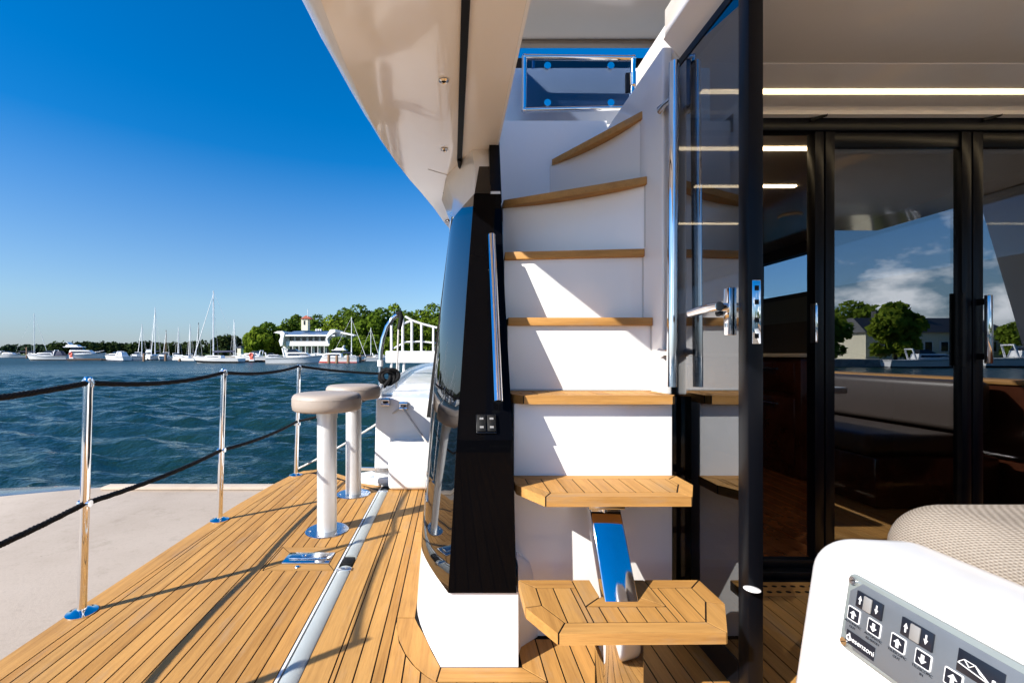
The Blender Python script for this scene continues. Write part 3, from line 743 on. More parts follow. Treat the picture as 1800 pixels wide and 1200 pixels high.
p6 = [(0.214, 1.902), (0.7035, 1.646), (0.7035, 1.70), (0.47, 2.117), (0.214, 2.117)]
p7 = [(0.462, 2.105), (0.7035, 1.686), (0.7035, 2.117), (0.47, 2.117)]
for i, p in enumerate((p4, p5, p6, p7)):
    z = (4 + i) * RISE
    t_ = MB().prism(p, z - TH, z - 0.0015).build('tread', 'teak_x', st)
    a_, b_ = Vector((*p[0], 0)), Vector((*p[1], 0)); d = (b_ - a_).normalized(); nn = Vector((-d.y, d.x, 0))
    q = [tuple((a_ - nn * 0.002)[:2]), tuple((b_ - nn * 0.002)[:2]), tuple((b_ + nn * 0.02)[:2]), tuple((a_ + nn * 0.02)[:2])]
    MB().prism(q, z - TH - 0.001, z).build('nosing', 'teak_x', t_, bevel=0.002)
# risers: curved white panels
def riser(pts, z0, z1):
    n = len(pts)
    lo = [(x, y, z0) for x, y in pts]; hi2 = [(x, y, z1) for x, y in pts]
    back = [(x, y + 0.02) for x, y in pts[::-1]]
    MB().prism(pts + back, z0, z1).build('riser', 'gelcoat', st, smooth=30)
MB().prism([(0.196, 1.452), (0.7025, 1.452), (0.7025, 1.60), (0.196, 1.60)], 0.0, 3 * RISE - TH - 0.001).build('riser', 'gelcoat', st, bevel=0.004)
MB().loft([[(0.197, 1.451, 0.30 * 0 + z), (0.197 + w, 1.451, z), (0.197 + w * 0.2, 1.40, z), (0.197, 1.36, z)] for z, w in ((0, 0.075), (0.16, 0.07), (0.235, 0.05), (0.27, 0.01))]).build('fillet', 'gelcoat', st, smooth=40)
riser([(0.197, 1.615), (0.703, 1.613)], 3 * RISE + 0.0, 4 * RISE - TH - 0.001)
riser([(0.199, 1.738), (0.45, 1.706), (0.703, 1.681)], 4 * RISE, 5 * RISE - TH - 0.001)
def bow(p, q, b, n=10):
    p, q = Vector(p), Vector(q); d = (q - p); nn = Vector((-d.y, d.x)).normalized()
    return [tuple(p.lerp(q, i / n) + nn * b * 4 * (i / n) * (1 - i / n)) for i in range(n + 1)]
riser(bow((0.214, 1.92), (0.703, 1.664), 0.035), 5 * RISE, 6 * RISE - TH - 0.001)
riser(bow((0.455, 2.115), (0.703, 1.702), 0.03), 6 * RISE, 7 * RISE - TH - 0.001)
MB().box(0.196, 0.72, 2.12, 2.15, 0.8, 1.985).build('back_wall', 'gelcoat', st)
simple('sealant', (0.52, 0.52, 0.51), 0.5)
for a_, b_ in (((0.198, 1.613, 3 * RISE + 0.002), (0.702, 1.611, 3 * RISE + 0.002)), ((0.200, 1.735, 4 * RISE + 0.001), (0.702, 1.679, 4 * RISE + 0.001)), ((0.7035, 1.611, 3 * RISE + 0.01), (0.7035, 1.611, 4 * RISE - 0.03)), ((0.7035, 1.679, 4 * RISE + 0.005), (0.7035, 1.679, 5 * RISE - 0.03)), ((0.7035, 1.662, 5 * RISE + 0.005), (0.7035, 1.662, 6 * RISE - 0.03))):
    MB().tube([a_, b_], 0.0032, 8).build('sealant_bead', 'sealant', st, smooth=60)
# chrome stringer under the two floating treads
def beamsec(y, z): return [(0.397, y - 0.018, z - 0.018), (0.485, y - 0.018, z - 0.018), (0.485, y + 0.026, z + 0.012), (0.397, y + 0.026, z + 0.012)]
sg_ = MB()
def stringer(z): return 1.185 + (z - 0.26) * 0.65
L_ = []
for z in (0.232, 0.49):
    y = stringer(z); L_.append([(0.397, y, z), (0.485, y, z), (0.485, y + 0.05, z), (0.397, y + 0.05, z)])
MB().loft(L_).build('stringer', 'chrome', st, bevel=0.004, segs=3)
MB().box(0.39, 0.495, 1.30, 1.44, 0.455, 0.486).build('stringer_head', 'steel_plate', st, bevel=0.003)
MB().lathe((0.437, 1.315, 0.44), [(0, 0), (0.010, 0), (0.010, 0.014), (0, 0.014)], 12).build('bolt', 'chrome', st, smooth=40)
MB().box(0.364, 0.455, 1.08, 1.165, 0.0085, 0.2295).build('stringer_foot', 'chrome', st, bevel=0.003)
MB().box(0.33, 0.49, 1.04, 1.21, 0.0005, 0.008).build('foot_plate', 'steel_plate', st, bevel=0.003)

# right-hand stairwell wall, white above and black below, with a full-height handrail
sw_ = thing('stairwell_wall', 'white wall on the right of the stairs, black below', 'wall', (0.72, 1.6, 0))
MB().box(0.7045, 0.7385, 1.525, 2.40, 0.762, 1.93).build('upper_panel', 'gelcoat', sw_, bevel=0.008, segs=3)
MB().box(0.7045, 0.7385, 1.50, 1.86, 0.0, 0.760).build('lower_panel', 'black_gloss', sw_)
hr = thing('stair_handrail', 'tall vertical chrome handrail at the right of the stairs', 'handrail', (0.705, 1.46, 0.8))
MB().tube([(0.712, 1.46, 1.835), (0.7035, 1.46, 0.795)], 0.0155, 18).build('tube', 'chrome', hr, smooth=40)
for z in (0.905, 1.72):
    MB().tube([(0.706, 1.46, z), (0.70, 1.50, z), (0.703, 1.53, z)], [0.009, 0.010, 0.016], 12).build('bracket', 'chrome', hr, smooth=50)

# ================================================================== OVERHANG, FLYBRIDGE, ROOF
ZS = 1.78
stn = [(-0.05, -0.335, -0.41), (0.4, -0.335, -0.41), (1.13, -0.327, -0.402), (1.35, -0.325, -0.388), (1.59, -0.315, -0.360), (1.75, -0.304, -0.338), (1.89, -0.290, -0.314), (2.09, -0.258, -0.272), (2.30, -0.215, -0.222), (2.50, -0.166, -0.170), (2.75, -0.110, -0.114), (3.07, -0.050, -0.054), (3.40, 0.03, 0.026)]
ov = thing('flybridge_overhang', 'glossy cream underside of the flybridge wing curving away at top', 'overhang', (0, 1.2, ZS))
MB().loft([[(xs_, y, ZS), (0.185, y, ZS), (0.185, y, ZS + 0.02), (xs_, y, ZS + 0.02)] for y, xs_, xo in stn]).build('soffit_panel', 'soffit', ov, smooth=20)
MB().loft([[(xs_ - 0.0005, y, ZS + 0.0005), (lerp(xs_, xo, 0.35), y, ZS + 0.008), (lerp(xs_, xo, 0.75), y, ZS + 0.028), (xo, y, ZS + 0.055), (xo + 0.002, y, ZS + 0.20), (xo + 0.02, y, ZS + 0.20), (xs_ + 0.02, y, ZS + 0.021)] for y, xs_, xo in stn]).build('rim', 'gelcoat', ov, smooth=50)
MB().loft([[(xo + 0.003, y, ZS + 0.201), (xo + 0.06, y, ZS + 0.201), (xo + 0.10, y, 2.80), (xo + 0.05, y, 2.80)] for y, xs_, xo in stn[:-1]]).build('coaming', 'gelcoat', ov, smooth=50)
MB().loft([[(0.1852, y, ZS - 0.001), (0.195, y, ZS - 0.001), (0.195, y, 2.05), (0.1852, y, 2.05)] for y in (-0.05, 2.1)]).build('opening_edge', 'gelcoat', ov)
MB().loft([[(xo + 0.07, y, 2.02), (0.1845, y, 2.02), (0.1845, y, 2.05), (xo + 0.07, y, 2.05)] for y, xs_, xo in stn[:9]]).build('flybridge_floor', 'gelcoat', ov)
MB().bar((0.0345, 0.0, ZS - 0.005), (0.0325, 2.05, ZS - 0.005), 0.022, 0.009, (1, 0, 0)).build('rubber_seal', 'black_rubber', ov)
MB().tube([(0.0325, 2.04, ZS - 0.008), (0.036, 2.08, ZS - 0.02), (0.075, 2.12, ZS - 0.052)], 0.0115, 10).build('seal_end', 'black_rubber', ov, smooth=40)
MB().bar((-0.115, 2.17, ZS - 0.0008), (0.03, 2.28, ZS - 0.0008), 0.003, 0.0015).build('joint', 'taupe', ov)
for x, y in ((-0.027, 1.463), (-0.034, 1.956), (-0.036, 2.48), (-0.03, 3.0)):
    d_ = MB().lathe((x, y, ZS), [(0.0, -0.001), (0.014, -0.001), (0.016, -0.004), (0.010, -0.008), (0.007, -0.005), (0.0, -0.005)], 18).build('drain', 'chrome', ov, smooth=50)
    MB().lathe((x, y, ZS), [(0, -0.0056), (0.0065, -0.0056), (0.0065, -0.0062), (0, -0.0062)], 12).build('bore', 'caulk', d_)

cr = thing('cockpit_ceiling', 'cream cockpit ceiling with a long warm light strip', 'ceiling', (2, 0.6, 1.87))
MB().loft([[(0.785, y, 1.870), (3.35, y, 1.870), (3.40, y, 1.93), (3.40, y, 2.05), (0.709, y, 2.05), (0.709, y, 1.955)] for y in (0.15, 1.523)]).build('slab', 'ceiling', cr, bevel=0.006)
MB().loft([[(0.780, y, 1.8695), (0.789, y, 1.8695), (0.712, y, 1.951), (0.706, y, 1.951)] for y in (0.15, 1.522)]).build('edge_trim', 'gelcoat', cr)
MB().box(0.745, 3.40, 1.524, 1.845, 1.870, 2.05).build('slab', 'ceiling', cr)
MB().box(0.92, 3.2, 1.672, 1.694, 1.866, 1.8695).build('light_strip', 'led', cr)
MB().box(0.745, 3.3, 1.815, 1.843, 1.855, 1.8695).build('trim_strip', 'soffit', cr)

fdk = MB().box(0.86, 3.38, 0.17, 3.86, 2.0505, 2.062).build('flybridge_deck', 'caulk', kind='structure')  # unseen deck, its teak added to bounce warm light onto the hardtop
x = 0.87
while x < 3.25:
    plank([(x, 0.2), (x + 0.12, 0.2), (x + 0.12, 3.84), (x, 3.84)], 2.058, 2.068, fdk); x += 0.12
# flybridge above the stairs
fp = thing('flybridge_bulkhead', 'white panel at the head of the stairs behind the hatch', 'panel', (0.5, 2.3, 2.0))
MB().box(0.197, 1.3, 2.28, 2.32, 1.985, 2.335).build('panel', 'gelcoat', fp, bevel=0.01)
MB().box(0.197, 1.3, 2.151, 2.279, 1.95, 1.984).build('shelf', 'gelcoat', fp)
MB().tube([(0.42, 2.36, 2.33), (0.42, 2.36, 2.44)], 0.009, 10).build('post', 'chrome', fp, smooth=40)
for u, v in ((965, 117), (925, 134)): 
    p = at(u, v, 2.279); MB().lathe((p.x, 2.276, p.z), [(0, 0), (0.006, 0), (0.006, 0.004), (0, 0.004)], 10).build('stud', 'chrome', fp)
ws = thing('flybridge_windscreen', 'thin dark windscreen edge under the hardtop', 'windscreen', (0.9, 3.9, 2.9))
MB().box(0.2, 2.6, 3.88, 3.92, 3.33, 3.42).build('frame', 'black_frame', ws)
MB().box(0.2, 2.6, 3.895, 3.905, 2.0, 3.329).build('pane', 'smoke_acrylic', ws)
ht = thing('hardtop', 'cream flybridge hardtop seen through the stair opening', 'hardtop', (1, 3.6, 4.05))
MB().loft([[(0.1 - 0.0, 1.2, 4.05), (2.6, 1.2, 4.05), (2.6, 4.1, 4.05), (2.5, 4.66, 4.05), (0.3, 4.66, 4.05), (0.1, 4.4, 4.05)], [(0.1, 1.2, 4.16), (2.64, 1.2, 4.16), (2.64, 4.12, 4.16), (2.52, 4.7, 4.16), (0.3, 4.7, 4.16), (0.1, 4.42, 4.16)]]).build('panel', 'soffit', ht, bevel=0.02)
MB().box(0.15, 2.45, 4.56, 4.64, 4.005, 4.049).build('cross_beam', 'taupe', ht, bevel=0.02)
for y in (1.9, 2.5):
    MB().bar((-0.18, y, 2.80), (0.15, y + 0.35, 4.05), 0.06, 0.10).build('strut', 'gelcoat', ht)
MB().bar((2.62, 3.3, 2.0), (2.62, 3.6, 4.05), 0.05, 0.5, (1, 0, 0)).build('strut', 'gelcoat', ht)
# smoked hatch with a chrome frame, standing open
ha = thing('stair_hatch', 'open smoked acrylic stair hatch in a chrome tube frame', 'hatch', (0.6, 2.17, 2.1))
A, B, C_, D = at(922, 101, 2.17), at(1113, 103, 2.17), at(1110, 190, 2.17), at(921, 194, 2.17)
for p, q in ((A, B), (B, C_), (C_, D), (D, A)): MB().tube([p, q], 0.0125, 14).build('frame_tube', 'chrome', ha, smooth=40)
for p in (A, B, C_, D): 
    MB().lathe(p - Vector((0, 0, 0.014)), [(0, 0), (0.010, 0.003), (0.0145, 0.014), (0.010, 0.025), (0, 0.028)], 14).build('corner', 'chrome', ha, smooth=60)
e = Vector((0.012, 0, 0)); g_ = Vector((0, 0, 0.012)); th_ = Vector((0, 0.006, 0))
MB().loft([[A + e - g_, B - e - g_, C_ - e + g_, D + e + g_], [A + e - g_ + th_, B - e - g_ + th_, C_ - e + g_ + th_, D + e + g_ + th_]]).build('pane', 'smoke_acrylic', ha)
for u, v in ((962, 117), (1073, 117), (962, 182), (1073, 182)):
    p = at(u, v, 2.165); MB().tube([p - Vector((0, 0.008, 0)), p], 0.0165, 16).build('button', 'chrome', ha, smooth=40)
p = at(1113, 140, 2.165); MB().tube([p + Vector((0, 0, 0.03)), p - Vector((0, 0, 0.03))], 0.017, 14).build('hinge', 'chrome', ha, smooth=40)
MB().box(p.x - 0.035, p.x - 0.018, p.y - 0.004, p.y + 0.01, p.z - 0.06, p.z + 0.03).build('hinge_leaf', 'black_frame', ha)

# ================================================================== SALOON DOORS
DY = 1.87
ds = thing('saloon_doors', 'black framed glass saloon doors reflecting sky and trees', 'door', (1.9, DY, 0))
def frame(x0, x1, z0, z1, y0=DY - 0.02, y1=DY + 0.025, nm='stile', par=None, mat='black_frame'):
    return MB().box(x0, x1, y0, y1, z0, z1).build(nm, mat, par or ds, bevel=0.003)
frame(0.741, 3.15, 1.806, 1.869, nm='head_rail', y0=DY - 0.024)
frame(0.83, 3.15, 0.0, 0.030, nm='sill', y0=DY - 0.05, y1=DY + 0.05)
frame(0.83, 3.15, 0.0305, 0.062, nm='sill', y0=DY - 0.012, y1=DY + 0.020)
for x0, x1 in ((1.475, 1.512), (1.518, 1.556), (2.072, 2.112), (2.118, 2.160), (2.74, 2.80), (3.10, 3.15)): frame(x0, x1, 0.063, 1.805)
for x0, x1 in ((1.557, 2.071), (2.161, 2.739), (2.801, 3.099)):
    frame(x0, x1, 1.742, 1.804, nm='rail', y0=DY - 0.014); frame(x0, x1, 0.063, 0.13, nm='rail', y0=DY - 0.014)
    MB().box(x0 - 0.004, x1 + 0.004, DY - 0.003, DY + 0.003, 0.12, 1.75).build('pane', 'door_glass', ds)
# lever latches
MB().bar((2.139, DY - 0.055, 1.135), (2.139, DY - 0.055, 0.862), 0.024, 0.014, (1, 0, 0)).build('handle', 'chrome', ds, bevel=0.003)
for z in (1.11, 0.89): MB().box(2.131, 2.147, DY - 0.05, DY - 0.02, z - 0.012, z + 0.012).build('handle_post', 'black_frame', ds)
MB().box(2.066, 2.078, DY - 0.028, DY - 0.0205, 0.85, 1.15).build('lock_plate', 'black_rubber', ds)
MB().box(1.470, 1.4745, DY - 0.030, DY + 0.0, 0.945, 1.105).build('strike_plate', 'chrome', ds)
MB().box(1.466, 1.476, DY - 0.034, DY - 0.021, 0.945, 1.10).build('strike_plate', 'chrome', ds, bevel=0.002)
for u in (1330 + 95, 1728):
    p = at(u, 212, DY - 0.03); MB().bar(p, p + Vector((0.05, -0.02, 0.012)), 0.012, 0.008).build('top_stay', 'black_rubber', ds)

# the open leaf, folded back against the stairwell, edge towards the camera
lf = thing('open_door_leaf', 'open glass door leaf seen edge on, mirroring the stairs', 'door', (0.76, 1.5, 0))
LX0, LX1, LY0, LY1 = 0.742, 0.780, 1.140, 1.835
MB().box(LX0, LX1, LY0, LY0 + 0.042, 0.022, 1.866).build('stile', 'black_frame', lf, bevel=0.003)
MB().box(LX0, LX1, LY1 - 0.045, LY1, 0.022, 1.866).build('stile', 'black_frame', lf, bevel=0.003)
MB().box(LX0 + 0.001, LX1 - 0.001, LY0 + 0.0425, LY1 - 0.0455, 0.022, 0.10).build('rail', 'black_frame', lf)
MB().box(LX0 + 0.001, LX1 - 0.001, LY0 + 0.0425, LY1 - 0.0455, 1.842, 1.866).build('rail', 'black_frame', lf)
MB().box(LX0 + 0.004, LX0 + 0.010, LY0 + 0.040, LY1 - 0.044, 0.09, 1.845).build('pane', 'leaf_glass', lf)
MB().box(LX0 + 0.008, LX0 + 0.030, LY0 - 0.0025, LY0 + 0.001, 0.925, 1.085).build('lock_strip', 'chrome', lf, bevel=0.0015)
for z in (0.945, 0.985, 1.03, 1.065): MB().box(LX0 + 0.014, LX0 + 0.024, LY0 - 0.0035, LY0 - 0.0025, z - 0.006, z + 0.006).build('lock_slot', 'caulk', lf)
hd = MB().box(LX0 - 0.006, LX0 + 0.003, 1.208, 1.236, 0.950, 1.078).build('handle_plate', 'chrome', lf, bevel=0.003)
MB().tube([(LX0 - 0.001, 1.222, 1.026), (LX0 - 0.035, 1.222, 1.026)], 0.011, 14).build('spindle', 'chrome', hd, smooth=40)
MB().tube([(LX0 - 0.034, 1.205, 1.026), (LX0 - 0.036, 1.25, 1.026), (LX0 - 0.038, 1.345, 1.020)], [0.0125, 0.0135, 0.0115], 16).build('lever', 'chrome', hd, smooth=40)
MB().tube([(LX1 + 0.001, 1.20, 1.028), (LX1 + 0.03, 1.20, 1.028)], 0.012, 14).build('lever', 'chrome', lf, smooth=40)
MB().lathe((LX0 - 0.006, 1.222, 0.972), [(0, 0), (0.004, 0), (0.004, 0.01), (0, 0.01)], 10).build('key_barrel', 'steel_plate', hd)
dbm = MB().lathe((0.743, 1.128, 0.318), [(0, -0.005), (0.011, -0.003), (0.019, 0.0), (0.012, 0.003), (0, 0.006)], 24)
tag(dbm.build('door_stop', 'gelcoat', smooth=50), 'small white oval stop clipped to the edge of the open door', 'door stop')

# ---- saloon interior
si = thing('saloon_floor', 'dark glossy timber floor inside the saloon with sun patches', 'floor', (2, 3, 0))
MB().box(0.79, 3.25, 1.93, 8.0, -0.03, 0.008).build('bed', 'caulk', si)
x = 0.80; k = 0
while x < 3.2:
    for (y0, y1) in ((1.935, 3.1 + 0.4 * (k % 3)), (3.1 + 0.4 * (k % 3), 7.9)):
        plank([(x, y0), (x + 0.085, y0), (x + 0.085, y1), (x, y1)], 0.0, 0.012, si, 'walnut_floor', name='floorboard')
    x += 0.085; k += 1
sw2 = thing('saloon_walls', 'dim saloon interior walls with a long side window', 'cabin wall', (3.2, 4, 0))
MB().box(0.745, 0.785, 1.90, 8.0, 0.0, 1.90).build('port_wall', 'dark_interior', sw2)
MB().box(3.12, 3.22, 1.9, 8.0, 0.0, 1.45).build('side_wall', 'dark_interior', sw2)
MB().box(3.12, 3.22, 1.9, 8.0, 1.80, 1.90).build('side_wall', 'dark_interior', sw2)
MB().box(3.12, 3.22, 3.92 - 1.98, 2.3, 1.451, 1.799).build('window_post', 'dark_interior', sw2)
MB().box(3.12, 3.22, 4.70, 4.90, 1.451, 1.799).build('window_post', 'dark_interior', sw2)
MB().box(3.16, 3.166, 2.3, 4.7, 1.45, 1.80).build('window_pane', 'window_glass', sw2)
MB().box(3.16, 3.166, 4.9, 8, 1.45, 1.80).build('window_pane', 'window_glass', sw2)
MB().box(0.745, 3.25, 8.0, 8.1, 0.0, 1.05).build('front_wall', 'dark_interior', sw2)
MB().box(0.745, 3.25, 8.03, 8.036, 1.05, 1.9).build('windscreen_pane', 'window_glass', sw2)
sc2 = thing('saloon_ceiling', 'cream saloon ceiling with warm light strips', 'ceiling', (2, 4, 1.9))
MB().box(0.745, 3.25, 1.90, 8.0, 1.902, 1.95).build('panel', 'ceiling', sc2)
for x0, x1, y in ((0.83, 2.98, 2.22), (1.45, 2.05, 2.72), (0.85, 2.2, 3.5)):
    MB().box(x0, x1, y - 0.012, y + 0.012, 1.896, 1.9015).build('light_strip', 'led', sc2)
MB().lathe((2.45, 3.3, 1.888), [(0, 0), (0.07, 0), (0.08, 0.0135), (0, 0.0135)], 24).build('ceiling_lamp', 'soffit', sc2, smooth=40)
gl_ = thing('galley_cabinet', 'reddish timber cabinet with pale worktop edge inside the saloon', 'cabinet', (2.8, 4, 0))
MB().box(2.45, 3.11, 3.2, 6.5, 0.013, 0.875).build('carcass', 'mahogany', gl_, bevel=0.01)
MB().box(2.42, 3.115, 3.17, 6.5, 0.876, 0.905).build('worktop', 'soffit', gl_, bevel=0.004)
for j in range(4):
    for z0, z1 in ((0.62, 0.84), (0.10, 0.58)):
        dr = MB().box(2.438, 2.4495, 3.25 + j * 0.62, 3.80 + j * 0.62, z0, z1).build('drawer_front', 'mahogany', gl_, bevel=0.004)
        MB().tube([(2.43, 3.40 + j * 0.62, z1 - 0.05), (2.43, 3.65 + j * 0.62, z1 - 0.05)], 0.006, 8).build('handle', 'steel_plate', dr)
MB().box(2.60, 3.10, 3.2, 6.5, 0.906, 1.14).build('appliance_panel', 'dark_interior', gl_)
MB().box(2.95, 3.11, 3.2, 6.5, 1.141, 1.38).build('splashback', 'grey_leather', gl_)

# ================================================================== COCKPIT SEATING
am = thing('seat_coaming', 'white moulded sofa end with switch panel at lower right', 'sofa', (0.65, 0.2, 0))
b_ = MB().loft([[(0.470, -1.2, -0.1 + 0.102), (0.742, -1.2, 0.002), (0.742, -1.2, 0.622), (0.562, -1.2, 0.628)], [(0.470, 0.735, 0.002), (0.742, 0.735, 0.002), (0.742, 0.735, 0.615), (0.562, 0.735, 0.622)]])
am_body = b_.build('body', 'gelcoat', am, bevel=0.055, segs=8)
fx = lambda z: 0.470 + 0.092 * z / 0.622
cu_ = thing('sofa_cushion', 'beige woven back cushion behind the white sofa end', 'cushion', (1.1, 0.3, 0.4))
cb = MB().box(0.748, 1.55, -0.6, 0.835, 0.24, 0.648)
cushion = cb.build('pad', 'fabric', cu_, bevel=0.085, segs=8)
seam = []
for t_ in np.linspace(0, 1, 40):
    seam.append((0.748 + 0.03, -0.5 + 1.25 * t_ * 0.985, 0.648 - 0.016))
sm = MB()
pts = [(0.776, y, 0.6225) for y in np.linspace(-0.5, 0.74, 90)] + [(0.776 + 0.055 * (1 - math.cos(a)), 0.74 + 0.06 * math.sin(a), 0.6225) for a in np.linspace(0.1, math.pi / 2, 10)] + [(x, 0.802, 0.6225) for x in np.linspace(0.85, 1.45, 50)]
for i in range(0, len(pts) - 1, 2): sm.tube([pts[i], pts[i + 1]], 0.0018, 5)
sm.build('stitching', 'taupe', cu_)

# switch panel let into the sloping side of the coaming
phi = math.atan2(0.092, 0.622)
E1 = Vector((0, -1, 0)); E2 = Vector((math.sin(phi), 0, math.cos(phi))); EN = Vector((-math.cos(phi), 0, math.sin(phi)))
PO = Vector((fx(0.598) - 0.0005, 0.632, 0.598))
def pp(s, t, d=0.0): return PO + E1 * s - E2 * t + EN * d
sp = thing('control_panel', 'grey hydraulic control panel with arrow rocker switches on the white sofa end', 'control panel', PO)
def slab(pts, d0, d1, name, mat, par=None, bevel=0): return MB().loft([[pp(s, t, d0) for s, t in pts], [pp(s, t, d1) for s, t in pts]]).build(name, mat, par or sp, bevel=bevel)
def rrect(s0, s1, t0, t1, r, n=5):
    out = []
    for cx, cy, a0 in ((s1 - r, t0 + r, -90), (s1 - r, t1 - r, 0), (s0 + r, t1 - r, 90), (s0 + r, t0 + r, 180)):
        out += [(cx + r * math.cos(R(a0 + 90 * i / n)), cy + r * math.sin(R(a0 + 90 * i / n))) for i in range(n + 1)]
    return out
slab(rrect(0, 0.27, 0, 0.102, 0.009), 0.0005, 0.006, 'cover', 'panel_clear', bevel=0.0015)
slab([(0.022, 0.007), (0.248, 0.007), (0.264, 0.024), (0.264, 0.078), (0.248, 0.096), (0.022, 0.096), (0.006, 0.078), (0.006, 0.024)], 0.0061, 0.0072, 'face_plate', 'panel_metal', bevel=0.0008)
for s_, t_ in ((0.009, 0.009), (0.009, 0.093)):
    c = pp(s_, t_, 0.006); sc_o = MB().tube([c, c + EN * 0.0035], 0.0052, 16).build('screw', 'chrome', sp, smooth=40)
    c2 = pp(s_, t_, 0.0097); MB().bar(c2 - E1 * 0.003 - E2 * 0.002, c2 + E1 * 0.003 + E2 * 0.002, 0.0012, 0.0006).build('slot', 'caulk', sc_o)
def arrow(cs, ct, h, up, par, d, mat='print_white', w=0.45, q=0.17):
    k = -1 if up else 1
    pts = [(cs, ct + k * h / 2), (cs + w * h * k * -1, ct), (cs + q * h * k * -1, ct), (cs + q * h * k * -1, ct - k * h / 2), (cs - q * h * k * -1, ct - k * h / 2), (cs - q * h * k * -1, ct), (cs - w * h * k * -1, ct)]
    return slab(pts, d, d + 0.0004, 'arrow', mat, par)
def square(cs, ct, up):
    b = slab(rrect(cs - 0.0092, cs + 0.0092, ct - 0.0092, ct + 0.0092, 0.002), 0.0073, 0.0080, 'key_border', 'print_white')
    slab(rrect(cs - 0.0078, cs + 0.0078, ct - 0.0078, ct + 0.0078, 0.0012), 0.0081, 0.0086, 'key_field', 'print_black', b)
    arrow(cs, ct, 0.0105, up, b, 0.0087)
def rocker(s0, t0):
    r_ = slab([(s0, t0), (s0 + 0.036, t0), (s0 + 0.036, t0 + 0.021), (s0, t0 + 0.021)], 0.0073, 0.0100, 'rocker_switch', 'print_black', bevel=0.0006)
    slab([(s0 + 0.0125, t0 + 0.0012), (s0 + 0.0235, t0 + 0.0012), (s0 + 0.0235, t0 + 0.0198), (s0 + 0.0125, t0 + 0.0198)], 0.0101, 0.0125, 'rocker', 'print_grey', r_, bevel=0.001)
    arrow(s0 + 0.0062, t0 + 0.0105, 0.011, True, r_, 0.0101, w=0.22, q=0.075); arrow(s0 + 0.0295, t0 + 0.0105, 0.011, False, r_, 0.0101, w=0.22, q=0.075)
Mx = lambda s, t, d: Matrix.Translation(pp(s, t, d)) @ Matrix((E1, E2, EN)).transposed().to_4x4()
for s0 in (0.0, 0.061):
    rocker(0.019 + s0, 0.017); square(0.017 + s0, 0.0515, True); square(0.0465 + s0, 0.0515, False)
square(0.139, 0.0515, True); square(0.169, 0.0515, False)
for s_, l1, l2 in ((0.017, 'AUTOMATIC', 'OUT'), (0.0465, 'AUTOMATIC', 'RE-ENTRY'), (0.078, 'TELESCOPIC', 'OUT'), (0.1075, 'TELESCOPIC', 'IN')):
    text_mesh('caption', l1, 0.0042, 'print_black', sp, Mx(s_, 0.0640, 0.0076)); text_mesh('caption', l2, 0.0042, 'print_black', sp, Mx(s_, 0.0690, 0.0076))
lg = slab([(0.0105, 0.0745), (0.0515, 0.0745), (0.0515, 0.0915), (0.0105, 0.0915)], 0.0073, 0.0080, 'logo_plate', 'print_black')
text_mesh('logo_lettering', 'besenzoni', 0.0092, 'print_white', lg, Mx(0.0335, 0.0835, 0.0083))
ring = [pp(0.0145 + 0.0026 * math.cos(a), 0.0840 + 0.0034 * math.sin(a), 0.0083) for a in np.linspace(0.9, 6.6, 18)]
MB().tube(ring, 0.0007, 6).build('logo_emblem', 'print_white', lg)
MB().bar(pp(0.0150, 0.0775, 0.0083), pp(0.0162, 0.0815, 0.0083), 0.0012, 0.0008).build('logo_emblem', 'print_white', lg)
# passerelle pictogram plate
pg = slab([(0.140, 0.016), (0.182, 0.016), (0.182, 0.040), (0.140, 0.040)], 0.0073, 0.0082, 'pictogram', 'print_black', bevel=0.0005)
def line(pts, w=0.0011):
    mb = MB()
    for (a, b), (c, d) in zip(pts[:-1], pts[1:]): mb.bar(pp(a, b, 0.0085), pp(c, d, 0.0085), w, 0.0006, EN)
    mb.build('pictogram_line', 'print_white', pg)
line([(0.142, 0.030), (0.147, 0.0245), (0.152, 0.030), (0.157, 0.0245), (0.162, 0.030), (0.170, 0.0335)]); line([(0.147, 0.0245), (0.157, 0.0245), (0.170, 0.0335)]); line([(0.142, 0.0305), (0.172, 0.0345)], 0.0024)
for s_ in (0.1725, 0.1765): slab(rrect(s_, s_ + 0.003, 0.028, 0.038, 0.0012), 0.0083, 0.0088, 'pictogram_bar', 'print_white', pg)

# things behind and to starboard that the doors mirror, plus an added table out of view
sb = thing('starboard_bulwark', 'white starboard bulwark mirrored in the saloon doors', 'bulwark', (3.3, 0.5, 0))
MB().box(3.22, 3.36, -1.6, 2.6, -0.1, 0.72).build('wall', 'gelcoat', sb, bevel=0.03)
MB().box(3.205, 3.2195, -1.6, 1.84, 0.0, 0.715).build('lining', 'mahogany', sb)
MB().box(3.19, 3.39, -1.6, 2.6, 0.721, 0.75).build('cap_rail', 'teak_y', sb, bevel=0.008)
sf = thing('starboard_sofa', 'dark brown sofa along the far side of the cockpit, mirrored in the doors', 'sofa', (2.8, 0.2, 0))
MB().box(2.45, 3.18, -1.2, 1.1, 0.002, 0.30).build('base', 'mahogany', sf, bevel=0.02)
for j in range(2):
    MB().box(2.43, 3.0, -1.15 + 1.12 * j, -0.05 + 1.12 * j, 0.301, 0.43).build('seat_cushion', 'brown_leather', sf, bevel=0.04, segs=4)
    MB().box(3.0, 3.17, -1.15 + 1.12 * j, -0.05 + 1.12 * j, 0.431, 0.74).build('back_cushion', 'brown_leather', sf, bevel=0.04, segs=4)
tb = thing('bounce_table', 'unseen white table added to bounce sunlight onto the cockpit ceiling', 'table', (1.95, 0.2, 0))  # added reflector out of view; wide white top throws sun up to the ceiling
MB().box(1.5, 2.38, -0.7, 1.0, 0.66, 0.70).build('top', 'gelcoat', tb, bevel=0.01)
